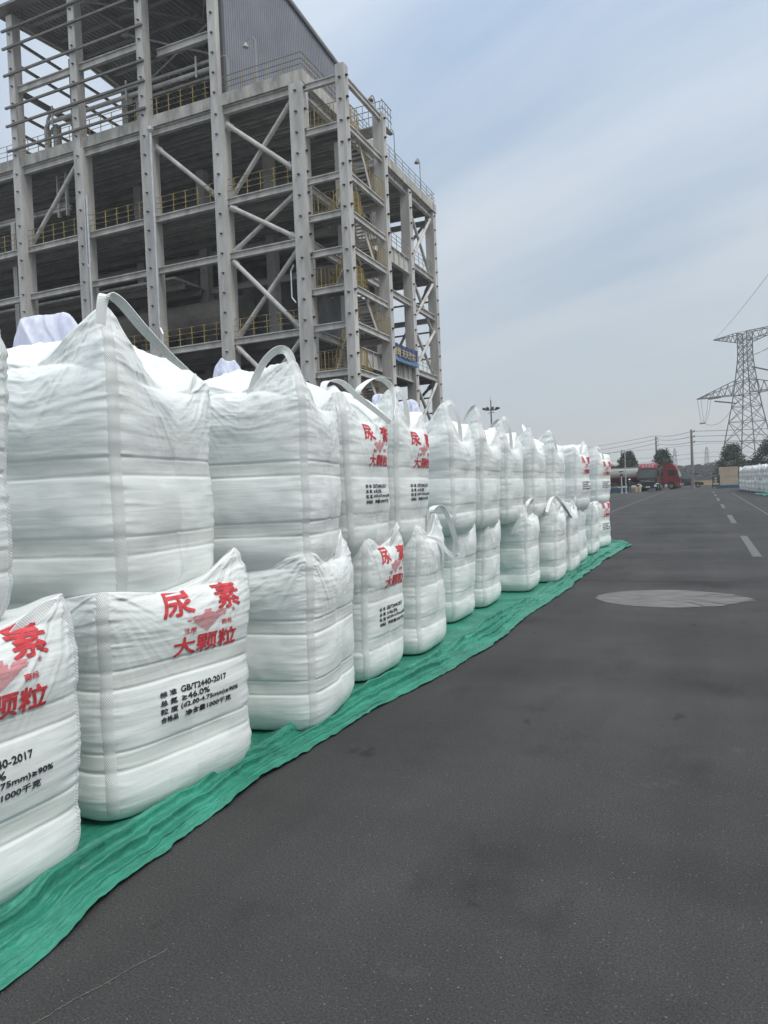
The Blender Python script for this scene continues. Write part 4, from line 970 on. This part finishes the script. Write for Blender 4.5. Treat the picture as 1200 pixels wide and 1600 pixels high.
def insul(a, b, r=.19):
    mb = MB(); a = Vector(a); b = Vector(b); n = 16
    for k in range(n): mb.tube(a.lerp(b, k/n), a.lerp(b, (k+.75)/n), r, 7)
    mb.tube(a, b, .06, 5); return mb.build('insulator_string', M['pylon'], pyl)
insul(LP(2.9, 198, 20.95), LP(7.6, 205, 20.75)); insul(LP(11.2, 197, 28.4), LP(16.0, 200.5, 27.3)); insul((-10.4, .6, 21.3), (-10.4, 6.0, 22.0))
def cable(mb, a, b, sag, n=12, r=.03):
    a = Vector(a); b = Vector(b); p = []
    for k in range(n+1):
        t = k/n; q = a.lerp(b, t); q.z -= sag*4*t*(1-t); p.append(q)
    mb.path(p, r, 4)
for (a, b, s) in (((-13.2, 0, 21.4), (-12.3, 0, 15.4), 0), ((-12.2, 0, 21.4), (-11.6, 0, 15.3), 0), ((-11.6, 0, 15.3), (-10.2, 0, 21.2), 1.2), ((-11.3, 0, 15.3), (-9.4, 0, 21.1), 1.2), ((-11.6, 0, 15.3), LP(7.6, 205, 20.7), 2.4)):
    mb = MB(); cable(mb, a, b, s, 10, .045); mb.build('jumper_cable', M['pylon'], pyl)
mb = MB(); mb.box(-12.7, -11.1, -.12, .12, 15.1, 15.4); mb.build('jumper_weight', M['pylon'], pyl)
PM = (Matrix.Translation(PYL) @ Matrix.Rotation(R(-33), 4, 'Z'))
for (a, b, nm) in (((-8.2, 0, 35.9), (11.3, 88, 29.1), 'ground_wire'), ((2.4, -5.0, 29.4), (10.6, 110, 20.6), 'conductor'), ((3.2, -6.4, 29.5), (11.4, 110, 20.6), 'conductor')):
    b = PM.inverted() @ Vector(b); mb = MB(); cable(mb, a, b, .8, 10, .035); mb.build(nm, M['pylon'], pyl)
for (x, h, lab) in ((-20.3, 25.8, 'left one of two faint lattice towers on the horizon, near the red truck'), (2.0, 25.4, 'right one of two faint lattice towers on the horizon')):
    t = empty('distant_tower', (x, 600, 1.5), R(20), lab, 'transmission tower', 'faint lattice towers on the horizon'); mb = MB()
    lattice(mb, 4, [(0, 2.9), (6, 2.1), (11, 1.5), (15, 1.1), (19, .9), (22.5, .8), (h, .25)], .13); mb.build('tower_body', M['pylon_far'], t)
    for z in (16, 20, 23):
        mb = MB(); mb.bar((-2.8, 0, z), (2.8, 0, z), .22, .22); mb.build('cross_arm', M['pylon_far'], t)
# street distribution line: poles, insulators, wires
def power_pole(x, y, h, lab, r=.16):
    t = empty('utility_pole', (x, y, gz(y)), 0, lab, 'utility pole', 'utility poles carrying the wires')
    mb = MB(); mb.tube((0, 0, 0), (0, 0, h), r*1.35, 10, 0, r*.8); mb.build('pole_shaft', M['pole'], t)
    for z in (h-.35, h-1.05, h-1.8):
        mb = MB(); mb.bar((-.08, 0, z), (.42, 0, z), .08, .08); mb.tube((.38, 0, z), (.38, 0, z+.25), .06, 6); mb.build('insulator_bracket', M['rail'], t)
    return t
power_pole(-1.5, 110, 8.2, 'tall grey utility pole standing in front of the low tan wall', .17)
mb = MB(); mb.bar((-1.3, 109.8, 2.55), (-.7, 109.8, 2.5), .18, .2); 
tag(mb.build('cable_clamp', M['black'], None), 'black cable clamp box on the near side of the tall grey utility pole', 'clamp')
power_pole(-8.35, 150, 9.7, 'thinner utility pole rising behind the round tree by the trucks', .17)
wires = [((-60, 232, 12.5), (-8.35, 150, 10.6), (-1.5, 110, 8.45), (50, 108, 8.8), 'topmost overhead wire running between the two utility poles'),
         ((-60, 232, 10.6), (-8.35, 150, 9.9), (-1.5, 110, 7.75), (50, 108, 8.0), 'second overhead wire from the top between the two utility poles'),
         ((-60, 232, 8.6), (-8.35, 150, 9.1), (-1.5, 110, 7.0), (50, 108, 7.1), 'third overhead wire from the top between the two utility poles'),
         ((-60, 150, 3.4), (-8.35, 130, 4.0), (-1.5, 110, 3.3), (50, 115, 3.6), 'low thick cable crossing behind the trucks, clamped to the tall pole')]
for (a, b, c, d_, lab) in wires:
    mb = MB(); cable(mb, a, b, .9, 14, .035); cable(mb, b, c, .35, 12, .032); cable(mb, c, d_, .7, 14, .03); tag(mb.build('overhead_wire', M['wire'], None), lab, 'wire', 'overhead wires')
for k, z in enumerate((15.5, 12.2, 10.5, 8.0)):
    mb = MB(); cable(mb, (-140, 330, z+3), (2, 300, z), 2.5, 16, .05); cable(mb, (2, 300, z), (90, 290, z+1), 2, 14, .05)
    tag(mb.build('distant_wire', M['wire'], None), 'faint distant wire crossing the sky low over the trees, %s of the four' % ('topmost', 'second from top', 'third from top', 'lowest')[k], 'wire', 'faint distant wires')

# ------------------------------------------------------------------ trees
def tree(x, y, h, r, lab, seed, lean=0, tips=5):
    rs = np.random.RandomState(seed); t = empty('juniper_tree', (x, y, gz(y)), rs.rand()*6, lab, 'tree', 'dark trees along the far side')
    mb = MB(); mb.tube((0, 0, 0), (0, 0, h*.5), .16, 8, 0, .08)
    clumps = []
    for k in range(150):
        z = h*(.12+.86*rs.rand()**.9); q = z/h
        rr = r*(1.05 if q < .45 else 1.05*(1-(q-.45)/.62)**.75)*(.35+.7*rs.rand()**.5); a = rs.rand()*2*math.pi
        clumps.append((rr*math.cos(a), rr*math.sin(a), z, r*(.20+.16*rs.rand())))
    for k in range(tips):
        a = rs.rand()*6.28; q = rs.rand()*.55; zz = h*(1.0-q*.35)
        for s in range(5): clumps.append((r*q*math.cos(a), r*q*math.sin(a), zz-.16*s*h*.25+.25, r*(.08+.03*s)))
    for k in range(12):
        c = clumps[k*9]; mb.tube((0, 0, h*.15+h*.25*rs.rand()), (c[0]*.8, c[1]*.8, c[2]), .05, 5, 0, .02)
    mb.build('trunk', M['trunk'], t)
    C = np.array(clumps); n = 9500; idx = rs.randint(0, len(C), n); dirs = rs.normal(size=(n, 3)); dirs /= np.linalg.norm(dirs, axis=1)[:, None]
    P = C[idx, :3]+dirs*(C[idx, 3]*rs.rand(n)**.4)[:, None]; s = .075+.09*rs.rand(n)
    a1 = rs.normal(size=(n, 3)); a1 /= np.linalg.norm(a1, axis=1)[:, None]; a2 = np.cross(a1, rs.normal(size=(n, 3))); a2 /= np.linalg.norm(a2, axis=1)[:, None]
    V = np.stack([P-a1*s[:, None], P+a2*s[:, None]*.6, P+a1*s[:, None], P-a2*s[:, None]*.6], 1).reshape(-1, 3)
    V[:, 2] = np.maximum(V[:, 2], .02)
    obj_arrays('crown', V, np.arange(4*n).reshape(-1, 4).tolist(), M['leaf'], t)
tree(-11.9, 130, 6.35, 1.95, 'dark bushy tree rising behind the tanker trailer', 3)
tree(-6.3, 130, 6.25, 2.0, 'dark bushy tree rising between the two red trucks', 5)
tree(4.0, 125, 6.2, 2.2, 'dark pointed tree behind the beige panel box', 8)
tree(9.0, 118, 6.6, 2.6, 'dark tree at the right edge behind the distant bag stack', 12)
tree(6.4, 128, 3.6, 1.3, 'small dark shrub between the two right-hand trees', 15)
def far_wood():
    rs = np.random.RandomState(4); n = 9000; x = rs.uniform(-70, 60, n); top = 7.0+1.8*fbm(x*.12, x*0, 3)+1.6*(fbm(x*.6, x*0, 9)-.5)
    z = rs.rand(n)**.8*top; y = 400+rs.uniform(-6, 6, n)
    s = .7+.6*rs.rand(n); a1 = rs.normal(size=(n, 3)); a1 /= np.linalg.norm(a1, axis=1)[:, None]; a2 = np.cross(a1, rs.normal(size=(n, 3))); a2 /= np.linalg.norm(a2, axis=1)[:, None]
    P = np.stack([x, y, z+1.4], 1); V = np.stack([P-a1*s[:, None], P+a2*s[:, None], P+a1*s[:, None], P-a2*s[:, None]], 1).reshape(-1, 3)
    V[:, 2] = np.maximum(V[:, 2], 1.55)
    tag(obj_arrays('distant_wood', V, np.arange(4*n).reshape(-1, 4).tolist(), M['wood_far']), 'hazy belt of trees along the horizon behind the tan wall', 'wood', kind='stuff')
far_wood()

# ------------------------------------------------------------------ far side of the yard
def wheel(parent, x, y, r=.5, w=.28, axis='x'):
    t = MB(); d = Vector((w/2, 0, 0)) if axis == 'x' else Vector((0, w/2, 0)); c = Vector((x, y, r))
    t.tube(c-d, c+d, r, 20); o = t.build('wheel', M['tyre'], parent)
    rr = MB(); rr.tube(c-d*1.08, c+d*1.08, r*.55, 14); rr.build('rim', M['pole'], o)
def hull(parent, name, prof, y0, y1, m, bev=.06):
    """profile in x,z extruded along y, with bevelled edges"""
    bm = bmesh.new(); a = [bm.verts.new((x, y0, z)) for x, z in prof]; b = [bm.verts.new((x, y1, z)) for x, z in prof]
    bm.faces.new(a); bm.faces.new(b[::-1]); n = len(prof)
    for i in range(n): bm.faces.new((a[i], b[i], b[(i+1) % n], a[(i+1) % n]))
    bmesh.ops.recalc_face_normals(bm, faces=bm.faces); bmesh.ops.bevel(bm, geom=bm.edges[:], offset=bev, segments=2, affect='EDGES')
    me = bpy.data.meshes.new(name); bm.to_mesh(me); bm.free(); me.materials.append(m)
    o = bpy.data.objects.new(name, me); col.objects.link(o); o.parent = parent; return o
def truck_cab(t, front_dir_y=-1, red='red', low='black', grille=True):
    """cab in local coords: +X is forwards; length 2.2, width 2.5"""
    hull(t, 'cab_body', [(-1.1, .75), (1.05, .75), (1.12, 1.6), (1.0, 2.2), (.78, 3.0), (-1.1, 3.0)], -1.23, 1.23, M[red])
    hull(t, 'roof_fairing', [(-1.0, 3.02), (.72, 3.02), (.5, 3.45), (.1, 3.7), (-.9, 3.72)], -1.1, 1.1, M['red'])
    hull(t, 'windscreen', [(1.06, 1.75), (1.13, 1.78), (.90, 2.75), (.83, 2.75)], -1.08, 1.08, M['glass'], .01)
    hull(t, 'grille', [(1.08, .95), (1.17, .95), (1.2, 1.6), (1.12, 1.62)], -1.1, 1.1, M['black'], .01)
    hull(t, 'bumper', [(.6, .35), (1.28, .38), (1.28, .93), (.6, .93)], -1.24, 1.24, M[low], .05)
    for s in (-1, 1):
        mb = MB(); mb.box(-.35, .62, s*1.235, s*1.25, 1.95, 2.75); mb.build('side_window', M['glass'], t)
        mb = MB(); mb.box(1.281, 1.30, s*.78, s*1.12, .55, .78); mb.build('headlight', M['white'], t)
        mb = MB(); mb.box(.85, 1.0, s*1.42, s*1.30, 1.9, 2.6); mb.tube((.95, s*1.36, 2.6), (.95, s*1.2, 2.7), .03, 5); mb.build('mirror', M['black'], t)
        hull(t, 'wheel_arch', [(-.45, .7), (.55, .7), (.35, 1.15), (-.25, 1.15)], s*1.0, s*1.26, M['black'], .03)
        wheel(t, .05, s*1.05, .5, .3, 'y')
def arc(t, y0, y1, sx=.95):
    mb = MB(); pts = [(sx, (y0+y1)/2+(y1-y0)/2*math.cos(a), .55+.42*math.sin(a)) for a in np.linspace(.2, math.pi*.62, 7)]
    mb.path(pts, .06, 6); mb.build('mudguard', M['white'], t)
# tanker seen head on, its barrel reaching off to the left behind
t1 = empty('tanker_truck', (-6.85, 104, gz(104)), R(-93), 'dark-fronted tanker truck with red roof fairing facing the camera, silver tank to its left', 'tanker truck')
M['maroon'] = mat('dusty maroon paint', (.055, .026, .026), .5, nscale=1, namt=.2)
truck_cab(t1, red='maroon')
mb = MB()
for k in range(4):
    x0 = -.74+k*.40
    mb.box(.62, .66, x0, x0+.30, 3.30, 3.34); mb.box(.62, .66, x0, x0+.30, 3.18, 3.22); mb.box(.62, .66, x0, x0+.30, 3.44, 3.48); mb.box(.62, .66, x0+.13, x0+.17, 3.13, 3.177); mb.box(.62, .66, x0+.13, x0+.17, 3.223, 3.297)
mb.build('fairing_lettering', M['white'], t1)
arc(t1, -1.55, -.75, 1.3); arc(t1, 1.55, .85, 1.3)
mb = MB()
for z in (1.25, 1.45): mb.box(1.2, 1.215, -.9, .9, z, z+.04)
mb.build('grille_bar', M['polewhite'], t1)
mb = MB(); mb.box(1.285, 1.295, -.28, .28, .5, .62); mb.build('number_plate', M['white'], t1)
mb = MB(); mb.box(1.21, 1.225, -.15, .15, 1.33, 1.43); mb.build('badge', M['silver'], t1)
hull(t1, 'chassis', [(-4.2, .55), (-1.1, .55), (-1.1, .95), (-4.2, .95)], -.5, .5, M['black'], .03)
for x in (-2.6, -3.9):
    for s in (-1, 1): wheel(t1, x, s*.95, .5, .5, 'y')
# articulated trailer, folded round to the left
tr = empty('tank_trailer', (-12.6, 107, gz(107)), 0, 'long silver tank trailer with a red-brown lower band behind the lamp posts', 'tank trailer')
mb = MB(); mb.tube((-6, 0, 2.25), (4.2, 0, 2.25), .98, 28); mb.build('tank', M['silver'], tr)
mb = MB()
for a0, a1 in ((-40, -150),):
    v = []; f = []; n = 16
    for k in range(n+1):
        a = R(-15-150*k/n); 
        for x in (-5.98, 4.18): v += [(x, 1.0*math.cos(a), 2.25+1.0*math.sin(a))]
    f = [(2*k, 2*k+1, 2*k+3, 2*k+2) for k in range(n)]
    mb.add(v, f)
mb.build('lower_band', M['red2'], tr)
mb = MB(); mb.box(-6, 4.0, -.25, .25, 3.24, 3.32); mb.box(-6, 4.2, -.9, -.8, 3.26, 3.31); mb.build('catwalk', M['paint'], tr)
mb = MB(); mb.box(-5.8, 4.2, -.6, .6, .85, 1.2); mb.box(-5.8, 3.4, -1.08, -1.03, .8, 1.1); mb.build('chassis', M['black'], tr)
for x in (-5.2, -3.9, -2.6):
    for s in (-1, 1): wheel(tr, x, s*.95, .5, .4, 'y')
# red truck side on, facing right
t2 = empty('red_truck', (-4.3, 114, gz(114)), R(-8), 'red truck seen from its side facing right, beside the tanker', 'truck', None)
truck_cab(t2, red='red', low='red2')
hull(t2, 'cargo_bed', [(-5.0, 1.0), (-1.35, 1.0), (-1.35, 1.9), (-5.0, 1.9)], -1.2, 1.2, M['red'], .03)
hull(t2, 'chassis', [(-5.0, .55), (-1.1, .55), (-1.1, .95), (-5.0, .95)], -.5, .5, M['black'], .03)
for x in (-3.9,):
    for s in (-1, 1): wheel(t2, x, s*1.0, .5, .4, 'y')
# dark car
cr_t = empty('dark_car', (-2.3, 121, gz(121)), 0, 'dark car half hidden in front of the side-on red truck, by the utility pole', 'car')
hull(cr_t, 'body', [(-2.2, .35), (2.15, .35), (2.2, .75), (1.2, .88), (-2.1, .95)], -.85, .85, M['black'], .08)
hull(cr_t, 'cabin', [(-1.7, .93), (.95, .88), (.35, 1.38), (-1.2, 1.42)], -.72, .72, M['glass'], .06)
for x in (-1.35, 1.35):
    for s in (-1, 1): wheel(cr_t, x, s*.78, .33, .2, 'y')
# tan wall with pale coping
tw = empty('boundary_wall', (0, 150, gz(150)), 0, 'low tan boundary wall with pale coping at the end of the road', 'wall')
mb = MB(); mb.box(-2.5, 2.6, 0, .25, -.1, .92); mb.build('wall_face', M['tanwall'], tw); mb = MB(); mb.box(-4.5, 2.6, -.05, .3, .922, 1.1); mb.build('coping', M['pole'], tw)
# beige panel box with a blue plinth
bx = empty('panel_box', (2.75, 104, gz(104)), R(2), 'beige panelled box on a blue plinth, left of the distant bag stack', 'cabin')
mb = MB(); mb.box(-.95, 1.2, 0, 2, .42, 2.75)
for z in (1.55,): mb.box(-.96, 1.21, -.02, -.001, z, z+.04)
for x in (.1,): mb.box(x, x+.04, -.021, -.0015, .45, 1.549); mb.box(x, x+.04, -.021, -.0015, 1.591, 2.74)
mb.build('panels', M['beige'], bx); mb = MB(); mb.box(-1.3, 1.5, -.5, 2.1, 0, .40); mb.build('plinth', M['bluebox'], bx)
ck = empty('control_rack', (1.35, 104, gz(104)), 0, 'black control rack with white fittings beside the beige panelled box', 'rack')
mb = MB(); mb.box(-.45, -.35, 0, .1, 0, 1.6); mb.box(.35, .45, 0, .1, 0, 1.75); mb.box(-.40, .40, .02, .08, .3, .5); mb.box(-.3, .3, -.1, .2, .7, 1.5); mb.build('frame', M['black'], ck)
for z in (.8, 1.05, 1.3): 
    mb = MB(); mb.box(-.18, .12, -.13, -.101, z, z+.09); mb.build('dial', M['white'], ck)
# low brown-roofed shed beyond the tanker
sh = empty('brown_shed', (-17, 135, gz(135)), 0, 'brown-roofed shed glimpsed above the tank trailer, at the far end of the bags', 'shed')
mb = MB(); mb.box(-9, 2.3, 0, 6, 0, 4.1); mb.build('wall', M['pole'], sh)
mb = MB(); mb.add([(-9.3, -.4, 4.12), (2.6, -.4, 4.12), (2.6, 6.4, 4.12), (-9.3, 6.4, 4.12), (-9.3, 3, 5.25), (1.4, 3, 4.75)], [(0, 1, 5, 4), (1, 2, 5), (2, 3, 4, 5), (3, 0, 4), (0, 3, 2, 1)]); mb.build('roof', M['brown'], sh)
# lamp posts
def post(x, y, h, lab, r=.05, head='flag'):
    t = empty('lamp_post', (x, y, gz(y)), 0, lab, 'lamp post'); mb = MB(); mb.tube((0, 0, 0), (0, 0, h), r*1.4, 8, 0, r); mb.lathe((0, 0, 0), [(.16, 0), (.16, .05), (.07, .08)], 10); mb.build('post_shaft', M['polewhite'], t)
    mb = MB()
    if head == 'flag': mb.bar((-.25, 0, h-.1), (.25, 0, h-.02), .12, .12); mb.box(-.12, .12, -.1, .1, h-.6, h-.35)
    else: mb.bar((0, 0, h), (.02, 0, h+.12), .12, .1)
    mb.build('lamp_head', M['black'] if head == 'flag' else M['polewhite'], t)
post(-9.45, 95, 2.75, 'short white post with a dark fitting in front of the tank trailer', .06)
post(-8.95, 95, 5.0, 'tall thin white lamp post in front of the tank trailer', .05, 'thin')
# blue skip and yellow drums
sk = empty('blue_skip', (-9.9, 97, gz(97)), 0, 'low blue metal skip on the asphalt below the tank trailer', 'skip')
hull(sk, 'skip_body', [(-1.2, .05), (.9, .05), (1.1, .62), (-1.4, .62)], -.6, .6, M['bluebox'], .03)
mb = MB(); mb.box(-1.42, 1.12, -.64, -.61, .56, .66); mb.build('rim_bar', M['bluebox'], sk)
for k, (x, lab) in enumerate(((-8.05, 'left one of two yellow drums beside the tanker wheel'), (-7.6 - .05, 'right one of two yellow drums beside the tanker wheel'))):
    t = empty('yellow_drum', (x, 99, gz(99)), 0, lab, 'drum', 'yellow drums'); mb = MB()
    mb.lathe((0, 0, 0), [(.16, 0), (.17, .02), (.17, .33), (.185, .34), (.17, .36), (.17, .68), (.15, .70)], 14); mb.build('drum_shell', M['tanwall'], t)
# person in dark clothes with a white hard hat
def person():
    t = empty('person', (-8.6, 96, gz(96)), R(10), 'person in dark clothes with a white hat standing by the tall thin lamp post', 'person')
    me = bpy.data.meshes.new('body'); bm = bmesh.new()
    J = {'pel': ((0, 0, .95), .13), 'che': ((0, 0, 1.30), .16), 'nec': ((0, 0, 1.48), .06), 'hea': ((0, -.02, 1.62), .095), 'tip': ((0, -.02, 1.70), .06),
         'hl': ((.09, 0, .88), .09), 'kl': ((.11, -.02, .48), .065), 'al': ((.11, .02, .09), .045), 'tl': ((.12, -.14, .035), .035),
         'hr': ((-.09, 0, .88), .09), 'kr': ((-.12, .02, .48), .065), 'ar': ((-.12, .04, .09), .045), 'tr': ((-.13, -.12, .035), .035),
         'sl': ((.19, 0, 1.38), .065), 'el': ((.25, .03, 1.10), .05), 'wl': ((.22, -.08, .88), .034), 'dl': ((.21, -.11, .79), .03),
         'sr': ((-.19, 0, 1.38), .065), 'er': ((-.25, .03, 1.10), .05), 'wr': ((-.22, -.08, .88), .034), 'dr': ((-.21, -.11, .79), .03)}
    V = {k: bm.verts.new(v[0]) for k, v in J.items()}
    for s in ('pel che', 'che nec', 'nec hea', 'hea tip', 'pel hl', 'hl kl', 'kl al', 'al tl', 'pel hr', 'hr kr', 'kr ar', 'ar tr', 'che sl', 'sl el', 'el wl', 'wl dl', 'che sr', 'sr er', 'er wr', 'wr dr'):
        a, b = s.split(); bm.edges.new((V[a], V[b]))
    bm.to_mesh(me); bm.free(); o = bpy.data.objects.new('body', me); col.objects.link(o); o.parent = t; me.materials.append(M['cloth'])
    sk_ = o.modifiers.new('skin', 'SKIN'); o.modifiers.new('sub', 'SUBSURF').levels = 1
    for i, k in enumerate(J): me.skin_vertices[0].data[i].radius = (J[k][1], J[k][1])
    me.skin_vertices[0].data[0].use_root = True
    mb = MB(); mb.lathe((0, -.02, 1.64), [(.15, 0), (.135, .015), (.12, .06), (.08, .11), (.02, .13)], 14); mb.build('hard_hat', M['white'], t)
    mb = MB(); mb.lathe((0, -.10, 1.56), [(.02, 0), (.045, .02), (.045, .06), (.02, .08)], 8); mb.build('face', M['skin'], t)
person()
# high mast floodlight
ms = empty('floodlight_mast', (-40.6, 150, gz(150)), 0, 'high mast with a ring of dark floodlights beyond the upper bags', 'floodlight mast')
mb = MB(); mb.tube((0, 0, 0), (0, 0, 19.6), .32, 10, 0, .13); mb.tube((0, 0, 17.0), (0, 0, 20.6), .04, 5, 0, .02); mb.build('mast_shaft', M['pole'], ms)
mb = MB(); 
for k in range(16):
    a, b = 2*math.pi*k/16, 2*math.pi*(k+1)/16; mb.tube((1.15*math.cos(a), 1.15*math.sin(a), 17.55), (1.15*math.cos(b), 1.15*math.sin(b), 17.55), .07, 5)
for k in range(4): mb.tube((0, 0, 17.45), (1.15*math.cos(k*1.57), 1.15*math.sin(k*1.57), 17.55), .05, 5)
mb.tube((-.7, 0, 16.9), (.7, 0, 17.0), .07, 5); mb.build('lamp_ring', M['rail'], ms)
for k in range(9):
    a = 2*math.pi*k/9+.3; c = Vector((1.5*math.cos(a), 1.5*math.sin(a), 17.75)); d_ = Vector((math.cos(a), math.sin(a), .45)).normalized()
    mb = MB(); mb.bar(c-d_*.25, c+d_*.35, .5, .28); mb.build('floodlight', M['black'], ms)

# ------------------------------------------------------------------ distant stack on the right
src = []
for k, pr in enumerate((False, True)):
    s_ = make_bag(0, 0, 0, 0, 701+k*13, (72, 44), 'x', 'bags of the distant stack on the right', False, True, (.34, .24, .3, .36), [(3, 0, .4, .2, .03, .0, .07, 0), (1, 0, .4, .2, .03, .0, .07, 0), (0, -.3, 0, .12, .1, .0, .07, 0), (2, -.3, 0, .18, .1, .0, .07, 0)], None, 1.06, .47, .05, (0, 0), (), False)
    src.append(s_)
def copy_thing(t, loc, rz, lab):
    r_ = t.copy(); col.objects.link(r_); r_.location = loc; r_.rotation_euler = (0, 0, rz); r_['label'] = lab
    for ch in t.children:
        c = ch.copy(); col.objects.link(c); c.parent = r_
    return r_
first = {0: True, 1: True}; rs = np.random.RandomState(9)
for row in range(3):
    for k in range(24):
        y = 61+k*1.12; f = (y-61)/27; x = 4.75-1.55*f+row*1.05+rs.uniform(-.14, .14)
        if x < 2.9 - .2: continue
        for lv in range(2):
            if row == 2 and (lv == 0 or k > 3): continue
            lab = ('upper' if lv else 'lower')+' white bulk bag in the distant stack on the right side of the road'
            loc = (x+.5, y+rs.uniform(-.05, .05), gz(y)+.01+lv*1.07); rz = math.pi+rs.uniform(-.28, .28)+rs.randint(0, 4)*math.pi/2; j = int(rs.rand() < .5)
            if first[j]: o = src[j]; o.location = loc; o.rotation_euler = (0, 0, rz); o['label'] = lab; first[j] = False
            else: copy_thing(src[j], loc, rz, lab)
v = []; f = []; NYr = 16
for i in range(NYr+1):
    y = 60.2+i*.42; xe = 4.65-1.55*((y-61)/27)-.55-.18*math.sin(i*.6)-.15*random.random()
    for j in range(7): v.append((xe+j*.55, y, gz(y)+.012+(.10*random.random()*(j < 2))+(.0)))
f = [(i*7+j, i*7+j+1, (i+1)*7+j+1, (i+1)*7+j) for i in range(NYr) for j in range(6)]
tag(obj_arrays('tarpaulin', v, f, mat('green sheet', (.03, .24, .17), .5, nscale=3, namt=.3)), 'green sheet poking out from under the distant bag stack on the right', 'tarpaulin')

# ------------------------------------------------------------------ haze
def haze():
    m = bpy.data.materials.new('haze'); m.use_nodes = True; n, l = m.node_tree.nodes, m.node_tree.links
    for q in list(n): n.remove(q)
    o = n.new('ShaderNodeOutputMaterial'); v = n.new('ShaderNodeVolumePrincipled'); v.inputs['Color'].default_value = (.95, .97, 1.0, 1); v.inputs['Density'].default_value = .0006; v.inputs['Anisotropy'].default_value = .2
    l.new(v.outputs[0], o.inputs['Volume'])
    mb = MB(); mb.box(-250, 250, -62, 640, -1.1, 85); tag(mb.build('haze', m, None), kind='stuff')
if USE_HAZE: haze()
